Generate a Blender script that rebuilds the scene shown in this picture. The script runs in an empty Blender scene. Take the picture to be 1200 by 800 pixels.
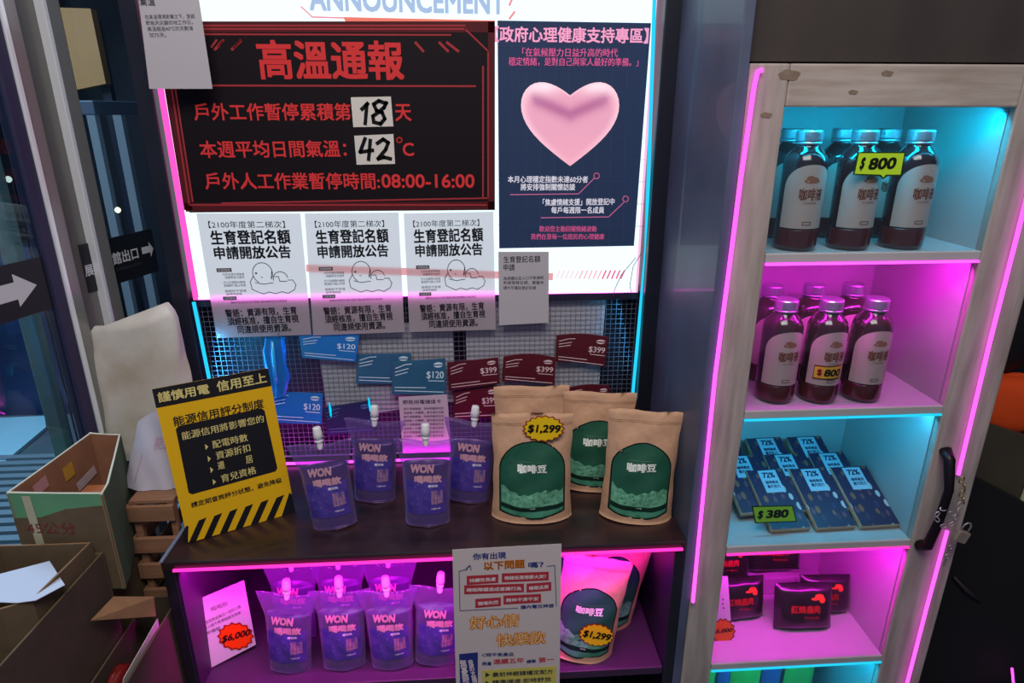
import bpy, bmesh, math, random
from mathutils import Vector, Matrix
random.seed(7)
SC = bpy.context.scene
COL = SC.collection

# ------------------------------------------------------------------ camera, world, lights, exposure
CAM = Vector((0, 0, 1.6)); FPX = 760.0
PITCH, YAW = math.radians(19.5), math.radians(3.65)
cp, sp, cy, sy = math.cos(PITCH), math.sin(PITCH), math.cos(YAW), math.sin(YAW)
FW = Vector((sy*cp, cy*cp, -sp)); RT = Vector((cy, -sy, 0)); UP = RT.cross(FW)
cd = bpy.data.cameras.new('camera'); cd.sensor_width = 36; cd.lens = 36*FPX/1200; cd.clip_start = .02
cam = bpy.data.objects.new('camera', cd); COL.objects.link(cam)
cam.matrix_world = Matrix(((RT.x, UP.x, -FW.x, CAM.x), (RT.y, UP.y, -FW.y, CAM.y), (RT.z, UP.z, -FW.z, CAM.z), (0, 0, 0, 1)))
SC.camera = cam

def lin(h):
    if not isinstance(h, str): return tuple(h) + (1,) if len(h) == 3 else tuple(h)
    h = h.lstrip('#'); o = []
    for i in (0, 2, 4):
        c = int(h[i:i+2], 16)/255; o.append(c/12.92 if c <= .04045 else ((c+.055)/1.055)**2.4)
    return tuple(o) + (1,)

wd = bpy.data.worlds.new('world'); SC.world = wd; wd.use_nodes = True
wd.node_tree.nodes['Background'].inputs[0].default_value = (.42, .50, .72, 1)
wd.node_tree.nodes['Background'].inputs[1].default_value = .30

def area(name, loc, target, sx, sz, power, color):
    l = bpy.data.lights.new(name, 'AREA'); l.shape = 'RECTANGLE'; l.size = sx; l.size_y = sz; l.energy = power; l.color = color
    o = bpy.data.objects.new(name, l); COL.objects.link(o); o.location = loc
    o.rotation_euler = (Vector(target)-Vector(loc)).to_track_quat('-Z', 'Y').to_euler()
    return o
area('ceiling_panel_light', (.0, -.12, 2.9), (.2, 1.3, .8), 1.3, .8, 36, (1, .90, .82))
area('daylight_outside_glass', (-2.6, 2.2, 2.6), (-1.0, 1.2, .7), 1.4, 1.4, 130, (.62, .80, 1))

SC.view_settings.view_transform = 'Standard'; SC.view_settings.look = 'None'
SC.view_settings.exposure = 0.0; SC.view_settings.gamma = 1; SC.view_settings.use_curve_mapping = False

# ------------------------------------------------------------------ pixel ray helpers (points on real planes of the place)
def ray(x, y): return RT*((x-600)/FPX) - UP*((y-400)/FPX) + FW
def onY(x, y, v): d = ray(x, y); return CAM + d*(v/d.y)
def onX(x, y, v): d = ray(x, y); return CAM + d*(v/d.x)
def onZ(x, y, v): d = ray(x, y); return CAM + d*((v-CAM.z)/d.z)
def onP(x, y, p, n): d = ray(x, y); return CAM + d*((p-CAM).dot(n)/d.dot(n))

# ------------------------------------------------------------------ materials
_M = {}
def nt(name):
    m = bpy.data.materials.new(name); m.use_nodes = True; return m, m.node_tree.nodes, m.node_tree.links
def pm(name, col, rough=.6, metal=0, emit=None, es=0, noise=0, nscale=20, bump=0, coat=0, stretch=(1, 1, 1), col2=None, alpha=None, spec=.5, sub=0):
    if name in _M: return _M[name]
    m, N, L = nt(name); b = N['Principled BSDF']
    c = lin(col)
    b.inputs['Base Color'].default_value = c; b.inputs['Roughness'].default_value = rough; b.inputs['Metallic'].default_value = metal
    b.inputs['Coat Weight'].default_value = coat; b.inputs['Specular IOR Level'].default_value = spec
    if emit: b.inputs['Emission Color'].default_value = lin(emit); b.inputs['Emission Strength'].default_value = es
    if noise or bump:
        tc = N.new('ShaderNodeTexCoord'); mp = N.new('ShaderNodeMapping'); mp.inputs['Scale'].default_value = stretch
        nz = N.new('ShaderNodeTexNoise'); nz.inputs['Scale'].default_value = nscale; nz.inputs['Detail'].default_value = 6
        L.new(tc.outputs['Object'], mp.inputs[0]); L.new(mp.outputs[0], nz.inputs['Vector'])
        if noise:
            r = N.new('ShaderNodeValToRGB'); r.color_ramp.elements[0].position = .3; r.color_ramp.elements[1].position = .7
            c2 = lin(col2) if col2 else tuple(v*(1-noise) for v in c[:3])+(1,)
            r.color_ramp.elements[0].color = c2; r.color_ramp.elements[1].color = c
            L.new(nz.outputs['Fac'], r.inputs[0]); L.new(r.outputs[0], b.inputs['Base Color'])
        if bump:
            bp = N.new('ShaderNodeBump'); bp.inputs['Strength'].default_value = bump; bp.inputs['Distance'].default_value = .004
            L.new(nz.outputs['Fac'], bp.inputs['Height']); L.new(bp.outputs[0], b.inputs['Normal'])
    _M[name] = m; return m
def ink(col, em=0):
    k = 'ink_%s_%s' % (col, em)
    return pm(k, col, .6, emit=col if em else None, es=em, spec=.18)
def emis(name, col, s):
    if name in _M: return _M[name]
    m, N, L = nt(name); N.remove(N['Principled BSDF']); e = N.new('ShaderNodeEmission')
    e.inputs[0].default_value = tuple(col)+(1,); e.inputs[1].default_value = s
    L.new(e.outputs[0], N['Material Output'].inputs[0]); _M[name] = m; return m
def film(name, tint, fac, gloss_col, rough=.12):
    if name in _M: return _M[name]
    m, N, L = nt(name); b = N['Principled BSDF']; b.inputs['Base Color'].default_value = lin(gloss_col); b.inputs['Roughness'].default_value = rough
    b.inputs['Coat Weight'].default_value = .5
    t = N.new('ShaderNodeBsdfTransparent'); t.inputs[0].default_value = lin(tint)
    lw = N.new('ShaderNodeLayerWeight'); lw.inputs[0].default_value = .35
    ma = N.new('ShaderNodeMath'); ma.operation = 'MULTIPLY_ADD'; ma.inputs[1].default_value = .6; ma.inputs[2].default_value = fac; ma.use_clamp = True
    mx = N.new('ShaderNodeMixShader'); L.new(lw.outputs['Facing'], ma.inputs[0]); L.new(ma.outputs[0], mx.inputs[0]); L.new(t.outputs[0], mx.inputs[1]); L.new(b.outputs[0], mx.inputs[2])
    nz = N.new('ShaderNodeTexNoise'); nz.inputs['Scale'].default_value = 45; bp = N.new('ShaderNodeBump'); bp.inputs['Strength'].default_value = .6; bp.inputs['Distance'].default_value = .004
    tc = N.new('ShaderNodeTexCoord'); L.new(tc.outputs['Object'], nz.inputs['Vector']); L.new(nz.outputs['Fac'], bp.inputs['Height']); L.new(bp.outputs[0], b.inputs['Normal'])
    L.new(mx.outputs[0], N['Material Output'].inputs[0]); _M[name] = m; return m
def glass(name, tint, refl=.08, rough=.02):
    m, N, L = nt(name); N.remove(N['Principled BSDF'])
    t = N.new('ShaderNodeBsdfTransparent'); t.inputs[0].default_value = lin(tint)
    g = N.new('ShaderNodeBsdfGlossy'); g.inputs['Roughness'].default_value = rough
    lw = N.new('ShaderNodeLayerWeight'); lw.inputs[0].default_value = .5
    pw = N.new('ShaderNodeMath'); pw.operation = 'POWER'; pw.inputs[1].default_value = 5; L.new(lw.outputs['Facing'], pw.inputs[0])
    f = N.new('ShaderNodeMath'); f.operation = 'MULTIPLY_ADD'; f.inputs[1].default_value = .85; f.inputs[2].default_value = refl*.5; L.new(pw.outputs[0], f.inputs[0])
    mx = N.new('ShaderNodeMixShader'); L.new(f.outputs[0], mx.inputs[0]); L.new(t.outputs[0], mx.inputs[1]); L.new(g.outputs[0], mx.inputs[2])
    L.new(mx.outputs[0], N['Material Output'].inputs[0]); return m
def paper_trans(name, col, t=.5):
    m, N, L = nt(name); b = N['Principled BSDF']; b.inputs['Base Color'].default_value = lin(col); b.inputs['Roughness'].default_value = .8
    tr = N.new('ShaderNodeBsdfTranslucent'); tr.inputs[0].default_value = lin(col)
    mx = N.new('ShaderNodeMixShader'); mx.inputs[0].default_value = t
    L.new(b.outputs[0], mx.inputs[1]); L.new(tr.outputs[0], mx.inputs[2]); L.new(mx.outputs[0], N['Material Output'].inputs[0]); return m
def voro(name, base, cols, scale, thr=.3):
    m, N, L = nt(name); b = N['Principled BSDF']; b.inputs['Roughness'].default_value = .45
    tc = N.new('ShaderNodeTexCoord'); v = N.new('ShaderNodeTexVoronoi'); v.inputs['Scale'].default_value = scale
    mp = N.new('ShaderNodeMapping'); mp.inputs['Scale'].default_value = (1.5, .8, 1); mp.inputs['Rotation'].default_value = (0, 0, .6)
    L.new(tc.outputs['Object'], mp.inputs[0]); L.new(mp.outputs[0], v.inputs['Vector'])
    lt = N.new('ShaderNodeMath'); lt.operation = 'LESS_THAN'; lt.inputs[1].default_value = thr; L.new(v.outputs['Distance'], lt.inputs[0])
    sx = N.new('ShaderNodeSeparateColor'); L.new(v.outputs['Color'], sx.inputs[0])
    r = N.new('ShaderNodeValToRGB'); r.color_ramp.interpolation = 'CONSTANT'
    while len(r.color_ramp.elements) < len(cols): r.color_ramp.elements.new(.5)
    for i, c in enumerate(cols): r.color_ramp.elements[i].position = i/len(cols); r.color_ramp.elements[i].color = lin(c)
    L.new(sx.outputs[0], r.inputs[0])
    mx = N.new('ShaderNodeMix'); mx.data_type = 'RGBA'; mx.inputs[6].default_value = lin(base)
    L.new(lt.outputs[0], mx.inputs[0]); L.new(r.outputs[0], mx.inputs[7]); L.new(mx.outputs[2], b.inputs['Base Color']); _M[name] = m; return m

BLACK = '#16151c'
m_black = pm('black_lacquer', '#15161f', .35, noise=.5, nscale=6, col2='#1d2030')
m_side = pm('scuffed_blue_black_panel', '#566079', .5, noise=.45, nscale=5, bump=.3, coat=.1)
m_header = pm('dark_brown_plywood', '#39312f', .7, noise=.4, nscale=9, stretch=(1, 1, .3), bump=.2)
m_wood = pm('whitewashed_wood', '#b3a9a2', .6, noise=.28, nscale=9, stretch=(6, 6, .7), bump=.25, col2='#8f847e')
m_woodh = pm('whitewashed_wood_horizontal', '#b3a9a2', .6, noise=.28, nscale=9, stretch=(.7, 6, 6), bump=.25, col2='#94867c')
m_inner = pm('white_painted_board', '#b4b1b2', .55, noise=.25, nscale=4, bump=.15)
m_knot = pm('knot_brown', '#82705f', .7, noise=.35, nscale=90)
m_table = pm('dark_stained_tabletop', '#3c2424', .36, noise=.55, nscale=9, stretch=(.6, 2, 2), col2='#171016', coat=.3)
m_mag_wall = pm('purple_painted_board', '#3f2648', .5, noise=.3, nscale=5)
m_white = pm('white_plastic', '#e8e6ea', .35)
m_kraft = pm('kraft_paper', '#cca080', .72, noise=.12, nscale=60, bump=.35)
m_green = pm('bag_green_label', '#215a44', .4, noise=.1, nscale=30)
m_green_l = pm('bag_landscape_print', '#7cbd9c', .45, noise=1, nscale=150, col2='#3f8a6a')
m_silver = pm('brushed_silver_cap', '#c8c9d2', .28, metal=.9)
m_chrome = pm('satin_chrome', '#8d8e8c', .3, metal=.45)
m_rubber = pm('dark_rubber_seal', '#2c2a48', .5)
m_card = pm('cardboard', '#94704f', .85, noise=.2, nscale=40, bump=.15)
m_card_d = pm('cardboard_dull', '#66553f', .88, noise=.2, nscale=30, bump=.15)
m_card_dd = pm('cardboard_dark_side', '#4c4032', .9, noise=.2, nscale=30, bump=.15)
m_card_in = pm('cardboard_inner', '#96694f', .88, noise=.2, nscale=25)
m_edge = pm('cardboard_pale_edge', '#c9c7b4', .8)
m_crate = pm('crate_wood', '#9c7257', .7, noise=.3, nscale=12, stretch=(.5, 4, 6), bump=.25)
m_wire = pm('grid_wire', '#6d7382', .5, metal=.3)
m_print_grey = pm('grey_card_paper', '#b9b6bd', .8, noise=.06, nscale=4)
CY = (.0, .62, 1.0); MG = (1.0, .012, .80)
n_cyan = emis('cyan_neon', (.02, .60, .92), 1.15); n_mag = emis('magenta_neon', (1, .075, .86), 2.4)
n_mag_dim = emis('magenta_neon_front', (1, .03, .38), 1.9)
n_pinkw = emis('pink_white_neon', (1, .16, .85), 6.0)

# ------------------------------------------------------------------ mesh builder
def wloc(o):
    v = Vector((0, 0, 0))
    while o: v += o.location; o = o.parent
    return v
class MB:
    def __init__(s): s.v = []; s.f = []
    def add(s, vs, fs):
        n = len(s.v); s.v += [Vector(q) for q in vs]; s.f += [tuple(i+n for i in f) for f in fs]; return s
    def box(s, x0, x1, y0, y1, z0, z1, M=None):
        vs = [Vector((x, y, z)) for x in (x0, x1) for y in (y0, y1) for z in (z0, z1)]
        if M: vs = [M @ q for q in vs]
        return s.add(vs, [(0, 1, 3, 2), (4, 6, 7, 5), (0, 4, 5, 1), (2, 3, 7, 6), (0, 2, 6, 4), (1, 5, 7, 3)])
    def slab(s, pts, off):
        """polygon pts (world) thickened by vector off"""
        n = len(pts); off = Vector(off)
        vs = [Vector(p) for p in pts] + [Vector(p)+off for p in pts]
        return s.add(vs, [tuple(range(n)), tuple(range(2*n-1, n-1, -1))] + [(i, i+n, (i+1) % n+n, (i+1) % n) for i in range(n)])
    def tube(s, pts, r, n=8, closed=False):
        pts = [Vector(p) for p in pts]; m = len(pts); base = len(s.v)
        rr = r if isinstance(r, (list, tuple)) else [r]*m
        ref = None
        for i, p in enumerate(pts):
            a = pts[max(i-1, 0)]; b = pts[min(i+1, m-1)]
            if closed: a = pts[i-1]; b = pts[(i+1) % m]
            t = (b-a).normalized()
            if ref is None: ref = t.orthogonal().normalized()
            ref = (ref - t*ref.dot(t)).normalized(); bi = t.cross(ref)
            for k in range(n):
                an = 2*math.pi*k/n; s.v.append(p + (ref*math.cos(an)+bi*math.sin(an))*rr[i])
        for i in range(m if closed else m-1):
            j = (i+1) % m
            for k in range(n): s.f.append((base+i*n+k, base+i*n+(k+1) % n, base+j*n+(k+1) % n, base+j*n+k))
        if not closed:
            s.f.append(tuple(base+k for k in range(n-1, -1, -1))); s.f.append(tuple(base+(m-1)*n+k for k in range(n)))
        return s
    def lathe(s, prof, n=24, c=(0, 0, 0)):
        base = len(s.v); c = Vector(c)
        for r, z in prof:
            for k in range(n): a = 2*math.pi*k/n; s.v.append(c+Vector((r*math.cos(a), r*math.sin(a), z)))
        for i in range(len(prof)-1):
            for k in range(n): s.f.append((base+i*n+k, base+i*n+(k+1) % n, base+(i+1)*n+(k+1) % n, base+(i+1)*n+k))
        s.f.append(tuple(base+k for k in range(n-1, -1, -1))); s.f.append(tuple(base+(len(prof)-1)*n+k for k in range(n)))
        return s
    def grid(s, fn, nu, nv):
        base = len(s.v)
        for j in range(nv+1):
            for i in range(nu+1): s.v.append(Vector(fn(i/nu, j/nv)))
        for j in range(nv):
            for i in range(nu): a = base+j*(nu+1)+i; s.f.append((a, a+1, a+nu+2, a+nu+1))
        return s
    def build(s, name, mat, parent=None, loc=None, smooth=False, bevel=0, attrs=None):
        if parent is not None: org = wloc(parent)
        elif loc is not None: org = Vector(loc)
        else:
            xs = [v.x for v in s.v]; ys = [v.y for v in s.v]; zs = [v.z for v in s.v]
            org = Vector(((min(xs)+max(xs))/2, (min(ys)+max(ys))/2, min(zs)))
        me = bpy.data.meshes.new(name); me.from_pydata([v-org for v in s.v], [], s.f); me.update()
        if smooth: me.polygons.foreach_set('use_smooth', [True]*len(me.polygons))
        me.materials.append(mat)
        o = bpy.data.objects.new(name, me); COL.objects.link(o)
        if parent is not None: o.parent = parent
        else: o.location = org
        if bevel:
            b = o.modifiers.new('bevel', 'BEVEL'); b.width = bevel; b.segments = 2; b.limit_method = 'ANGLE'
        return o
def tag(o, label, cat, group=None):
    o['label'] = label; o['category'] = cat
    if group: o['group'] = group
    return o
def struct(o): o['kind'] = 'structure'; return o
def thing(name, label, cat, loc=(0, 0, 0), group=None):
    o = bpy.data.objects.new(name, None); COL.objects.link(o); o.location = loc; o.empty_display_size = .05
    return tag(o, label, cat, group)
def dup(root, label=None, loc=None, rot=None, group=None):
    def cpy(o, par):
        c = o.copy(); COL.objects.link(c)
        if par: c.parent = par
        for ch in list(o.children): cpy(ch, c)
        return c
    r = cpy(root, None)
    if label: r['label'] = label
    if loc: r.location = loc
    if rot: r.rotation_euler = rot
    if group: r['group'] = group
    return r

_G = {}
def glyphs(s, bold=0):
    k = (s, bold)
    if k in _G: return _G[k]
    c = bpy.data.curves.new('t', 'FONT'); c.body = s; c.resolution_u = 3 if s.isascii() else 2
    if '\n' in s: c.align_x = 'CENTER'; c.space_line = .82
    o = bpy.data.objects.new('t', c); me = bpy.data.meshes.new_from_object(o)
    vs = [(v.co.x, v.co.y) for v in me.vertices]; fs = [tuple(p.vertices) for p in me.polygons]
    bpy.data.objects.remove(o); bpy.data.curves.remove(c); bpy.data.meshes.remove(me)
    x0 = min(v[0] for v in vs); x1 = max(v[0] for v in vs); y0 = min(v[1] for v in vs); y1 = max(v[1] for v in vs)
    vs = [(a, b, 0) for a, b in vs]
    if bold > .004:      # heavier strokes: the same glyph laid down again a little to each side
        n = len(vs); b_ = bold; src = vs; f0 = fs; vs = []; fs = []
        D = ((-1, 0), (1, 0)) if bold <= .012 else ((-1, -1), (1, -1), (1, 1), (-1, 1)) if bold < .03 else ((-1, -1), (1, -1), (1, 1), (-1, 1), (0, 0), (0, 1), (0, -1), (1, 0), (-1, 0))
        for k_, (dx, dy) in enumerate(D):
            vs += [(a+dx*b_, b+dy*b_, k_) for a, b, c_ in src]; fs += [tuple(i+n*k_ for i in f) for f in f0]
        x0 -= b_; x1 += b_; y0 -= b_; y1 += b_
    vs = [((a-x0)/(x1-x0), (b-y0)/(y1-y0)-.5, c_*1.5e-5) for a, b, c_ in vs]
    _G[k] = (vs, fs); return _G[k]
def text_on(parent, s, fn, x0, x1, zc, h, mat, bold=.01, slope=0, shear=0, name='lettering'):
    """text on a curved or flat local surface fn(x,z)->3D"""
    vs, fs = glyphs(s, bold); mb = MB(); e_ = 1e-3
    off = (fn(x0+e_, zc)-fn(x0, zc)).cross(fn(x0, zc+e_)-fn(x0, zc)).normalized()
    mb.add([fn(x0+(x1-x0)*a + shear*b*h, zc+b*h+slope*a)+off*c_ for a, b, c_ in vs], fs)
    return mb.build(name, mat, parent)

class Sheet:
    """flat printed thing on a real plane; contents laid out on that plane"""
    def __init__(s, name, label, cat, corners, p, n, mat, thick=.0008, group=None, parent=None, uv=False, bevel=0, outline=None):
        s.p = Vector(p); s.n = Vector(n).normalized()
        if s.n.dot(s.p-CAM) < 0: s.n = -s.n          # n points away from the viewer side
        s.c = [onP(a, b, s.p, s.n) for a, b in corners]
        out = s.c if not outline else [onP(a, b, s.p, s.n) for a, b in outline]
        s.o = (MB().slab(out, s.n*thick) if thick else MB().add(out, [tuple(range(len(out)))])).build(name, mat, parent, bevel=bevel)
        if cat: tag(s.o, label, cat, group)
        elif label: s.o['label'] = label
        s.uv = uv; s.k = 0
        s.h = ((s.c[3]-s.c[0]).length + (s.c[2]-s.c[1]).length)/2
    def pt(s, a, b, lift=None):
        if s.uv:
            t = s.c[0].lerp(s.c[1], a); d = s.c[3].lerp(s.c[2], a); q = t.lerp(d, b)
        else: q = onP(a, b, s.p, s.n)
        return q - s.n*(.00035*(s.k if lift is None else lift) + .0003)
    def unit(s, a, b): return s.h if s.uv else (s.pt(a+1, b)-s.pt(a, b)).length
    def text(s, items, mat, bold=.01, name='lettering', lift=1, shear=0):
        if isinstance(items, tuple): items = [items]
        s.k = lift; mb = MB()
        for (t, x0, y0, x1, y1, h) in items:
            P, Q = s.pt(x0, y0), s.pt(x1, y1); d = Q-P; up = d.cross(s.n).normalized()
            if up.z < 0: up = -up
            H = h*s.unit(x0, y0); vs, fs = glyphs(t, bold); dn = d.normalized()
            mb.add([P + d*a + up*(b*H) + dn*(shear*b*H) - s.n*c_ for a, b, c_ in vs], fs)
        return mb.build(name, mat, s.o)
    def fill(s, polys, mat, name='printed_panel', lift=0):
        s.k = lift; mb = MB()
        if isinstance(polys[0][0], (int, float)): polys = [polys]
        for p in polys: mb.slab([s.pt(*q) for q in p], -s.n*.0002)
        return mb.build(name, mat, s.o)
    def ribbon(s, lines, w, mat, name='printed_line', lift=1):
        s.k = lift; mb = MB()
        if isinstance(lines[0][0], (int, float)): lines = [lines]
        for ln in lines:
            W_ = w*s.unit(*ln[0])
            for a, b in zip(ln, ln[1:]):
                A, B = s.pt(*a), s.pt(*b); d = (B-A)
                if d.length < 1e-7: continue
                d.normalize(); side = d.cross(s.n).normalized()*W_/2; e = d*W_*.35
                mb.slab([A-e-side, B+e-side, B+e+side, A-e+side], -s.n*.0002)
        return mb.build(name, mat, s.o)
def Yp(y): return dict(p=(0, y, 0), n=(0, 1, 0))
def rect(x0, y0, x1, y1): return [(x0, y0), (x1, y0), (x1, y1), (x0, y1)]
def circ(cx, cy_, rx, ry, n=20, a0=0, a1=360): return [(cx+rx*math.cos(math.radians(a0+(a1-a0)*i/n)), cy_+ry*math.sin(math.radians(a0+(a1-a0)*i/n))) for i in range(n+1)]
def burst(cx, cy_, rx, ry, n=16, d=.13): return [(cx+rx*(1-(i % 2)*d)*math.cos(math.pi*i/n), cy_+ry*(1-(i % 2)*d)*math.sin(math.pi*i/n)) for i in range(2*n)]

YF, YB, ZT = 1.08, 1.45, .78

# ------------------------------------------------------------------ the setting
m_floor = pm('grey_floor_tiles', '#5b6068', .45, noise=.3, nscale=3)
fb = MB().box(-.9, 4, -2, 4, -.05, 0).build('floor', m_floor); struct(fb)
wb = MB().box(-.64, 3.6, 1.56, 1.6, 0, 2.9).build('wall_back', pm('dark_blue_wall', '#14182a', .6, noise=.4, nscale=3)); struct(wb)
wr = MB().box(3.6, 3.65, -2, 1.6, 0, 2.9).build('wall_right', pm('dark_wall', '#1a1822', .7, noise=.3, nscale=2)); struct(wr)
# black uprights, backing of the display niche
struct(MB().box(-.672, -.635, 1.445, 1.56, 0, 2.4).build('trim_1', m_black, bevel=.003))
struct(MB().box(.392, .43, 1.40, 1.56, 0, 2.4).build('trim_2', m_black, bevel=.003))
struct(MB().box(.425, .443, 1.079, 1.56, 0, 2.4).build('wall_niche_side', m_side, bevel=.002))
struct(MB().box(.4435, 2.2, 1.10, 1.14, 1.676, 2.9).build('wall_header', m_header))
# narrow dark rail that carries the light box
# ------------------------------------------------------------------ display stand (table with open bay)
stand = thing('display_stand', 'black display stand with dark stained top and open magenta lit bay', 'display stand', (-.09, 1.26, 0))
MB().box(-.612, .424, 1.078, 1.50, .757, .78).build('tabletop', m_table, stand, bevel=.003)
MB().box(-.612, -.59, 1.08, 1.50, 0, .7565).build('side_panel', m_black, stand, bevel=.002)
MB().box(.402, .424, 1.08, 1.50, 0, .7565).build('side_panel', m_black, stand, bevel=.002)
MB().box(-.5895, .4015, 1.48, 1.50, 0, .7565).build('back_panel', m_mag_wall, stand)
MB().box(-.5895, .4015, 1.082, 1.4795, .43, .45).build('shelf', m_mag_wall, stand, bevel=.002)
MB().box(-.5895, -.5865, 1.085, 1.4795, .4505, .756).build('side_lining', m_mag_wall, stand)
MB().box(-.6125, -.606, 1.076, 1.30, .7805, .7835).build('edge_strip', pm('pale_blue_edge', '#7c88a8', .4), stand)

def neon(name, label, pts, r, mat, group=None, cat='neon strip'):
    return tag(MB().tube(pts, r, 8).build(name, mat), label, cat, group)
neon('neon_strip', 'hot pink neon strip along the front edge of the dark tabletop', [(-.588, 1.074, .764), (.0, 1.0735, .765), (.415, 1.074, .765)], .0032, n_mag_dim)
neon('neon_strip', 'thin magenta neon strip across the back of the tabletop behind the drink pouches', [(-.62, 1.432, .787), (.02, 1.43, .787)], .0036, n_mag)
a_ = onY(227, 354, 1.43); b_ = onY(245, 443, 1.43)
neon('neon_strip', 'short bright blue neon strip down the left side of the wire mesh', [(a_.x, 1.43, a_.z), (b_.x, 1.43, b_.z)], .0042, n_cyan)
t_ = onY(768, -30, 1.425); b_ = onY(741, 467, 1.425); m_ = onY(757, 292, 1.425)
neon('neon_strip', 'long bright blue neon strip down the right side of the light box', [(t_.x, 1.425, t_.z), (m_.x, 1.425, m_.z), (b_.x, 1.425, b_.z)], .004, n_cyan)
area('stand_bay_light', (-.1, 1.10, .752), (-.1, 1.32, .45), .95, .02, 5.0, (1, .012, .80))
area('tabletop_neon_spill', (-.28, 1.424, .793), (-.28, 1.468, .86), .62, .008, .55, (1, .012, .80))
area('mesh_neon_spill', (-.612, 1.441, 1.04), (-.50, 1.470, 1.02), .012, .15, .75, (.05, .5, 1))
area('mesh_neon_spill', (.378, 1.452, 1.06), (.30, 1.476, 1.04), .012, .24, .14, (.05, .5, 1))

# ------------------------------------------------------------------ light box with print
lb = thing('light_box', 'white backlit announcement light box with pink edges', 'light box', (-.118, 1.48, 1.2))
XL, XR, ZB, ZU = -.615, .383, 1.207, 2.05
m_lb = emis('light_box_face', (.72, .93, 1.0), 1.35)
MB().box(XL, XR, 1.452, 1.54, ZB, ZU).build('lit_panel', m_lb, lb, bevel=.002)
MB().box(XL-.012, XR+.010, 1.456, 1.545, ZB-.024, ZB-.0065).build('frame_bottom', m_black, lb)
MB().box(XL-.006, XR, 1.4506, 1.456, ZB-.006, ZB-.0005).build('pink_edge', n_pinkw, lb)
MB().box(XL-.0105, XL-.0005, 1.448, 1.47, ZB-.006, ZU).build('pink_edge', emis('pink_edge_left', (1, .07, .42), 1.6), lb)
MB().box(XR+.0005, XR+.004, 1.448, 1.47, ZB-.006, ZU).build('pink_edge', emis('pink_edge_right', (1, .45, .7), 1.2), lb)
class Overlay(Sheet):
    def __init__(s, o, y): s.p = Vector((0, y, 0)); s.n = Vector((0, 1, 0)); s.uv = False; s.k = 0; s.o = o; s.h = 1; s.c = None
ov = Overlay(lb, 1.4515)
ov.text(('ANNOUNCEMENT', 362, -2, 592, 3, 27), emis('pale_blue_print', (.42, .55, .80), 1), bold=.03, lift=0)
ov.ribbon([[(353, 8), (366, 20), (402, 21)]], 1.6, emis('rose_print', (.9, .3, .35), 1))
ov.fill([(402, 20), (580, 24), (580, 28), (406, 27)], emis('salmon_print', (.9, .22, .16), 1), lift=1)
ov.ribbon([[(597, 6), (604, -10)], [(597, 22), (603, 14)]], 2.4, emis('rose_print', (.9, .3, .35), 1))
for i in range(15):
    c = emis('hatch_%d' % (i//5), ((.95, .75, .8), (.95, .55, .6), (.85, .15, .3))[i//5], 1)
    ov.ribbon([[(652+i*5.4, 326), (656+i*5.4, 317)]], 1.9, c)
ov.ribbon([[(362, 314), (645, 324)]], 9, emis('pink_band_print', (1, .45, .5), .8), name='printed_band')

# ------------------------------------------------------------------ red heat notice board
dk = '#120b12'
rb = Sheet('notice_board', 'large black heat notice board with red lettering and border on the light box', 'notice board',
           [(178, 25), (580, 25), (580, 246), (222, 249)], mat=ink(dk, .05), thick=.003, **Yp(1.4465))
red = ink('#b42c2e', .36); redd = ink('#8e2c32', .24)  # board inks emit, standing in for the light box shining through
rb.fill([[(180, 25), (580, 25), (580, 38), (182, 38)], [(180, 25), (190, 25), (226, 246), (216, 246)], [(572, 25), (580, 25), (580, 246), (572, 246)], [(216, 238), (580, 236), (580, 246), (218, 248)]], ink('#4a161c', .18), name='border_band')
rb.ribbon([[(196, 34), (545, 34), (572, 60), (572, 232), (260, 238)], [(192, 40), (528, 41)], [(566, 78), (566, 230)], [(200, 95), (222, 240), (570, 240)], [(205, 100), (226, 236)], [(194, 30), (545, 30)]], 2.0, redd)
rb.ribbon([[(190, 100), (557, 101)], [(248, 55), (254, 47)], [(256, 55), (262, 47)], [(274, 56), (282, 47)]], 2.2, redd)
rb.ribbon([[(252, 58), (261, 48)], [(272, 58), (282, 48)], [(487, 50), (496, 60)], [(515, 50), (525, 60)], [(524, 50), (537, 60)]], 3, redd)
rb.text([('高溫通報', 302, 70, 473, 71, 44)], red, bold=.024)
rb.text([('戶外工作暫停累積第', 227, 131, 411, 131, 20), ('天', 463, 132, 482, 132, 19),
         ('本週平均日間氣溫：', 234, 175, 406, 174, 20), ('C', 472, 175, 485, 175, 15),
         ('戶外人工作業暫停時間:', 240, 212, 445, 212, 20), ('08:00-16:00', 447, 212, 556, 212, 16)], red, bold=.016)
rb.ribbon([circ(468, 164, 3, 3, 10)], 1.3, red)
for (c, digits) in (([(411, 114), (458, 113), (461, 148), (414, 149)],
                     [[(430, 122), (428, 145)], [(424, 128), (431, 121)], [(452, 121), (444, 118), (438, 122), (441, 129), (448, 132), (451, 139), (446, 145), (438, 143), (437, 136), (444, 131), (450, 126), (453, 120)]]),
                    ([(415, 159), (461, 157), (463, 192), (418, 193)],
                     [[(428, 162), (422, 178), (437, 176)], [(434, 164), (432, 187)], [(442, 168), (449, 163), (455, 167), (452, 175), (443, 186), (450, 184), (458, 186)]])):
    q = Sheet('number_card', ('upper white card with a handwritten eighteen on the heat notice board' if c[0][1] < 150 else 'lower white card with a handwritten forty-two on the heat notice board'), 'card', c, mat=ink('#d8d3cc'), thick=.0006, **Yp(1.4452))
    q.ribbon(digits, 4.2, ink('#0c0c10'), name='handwriting')

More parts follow.
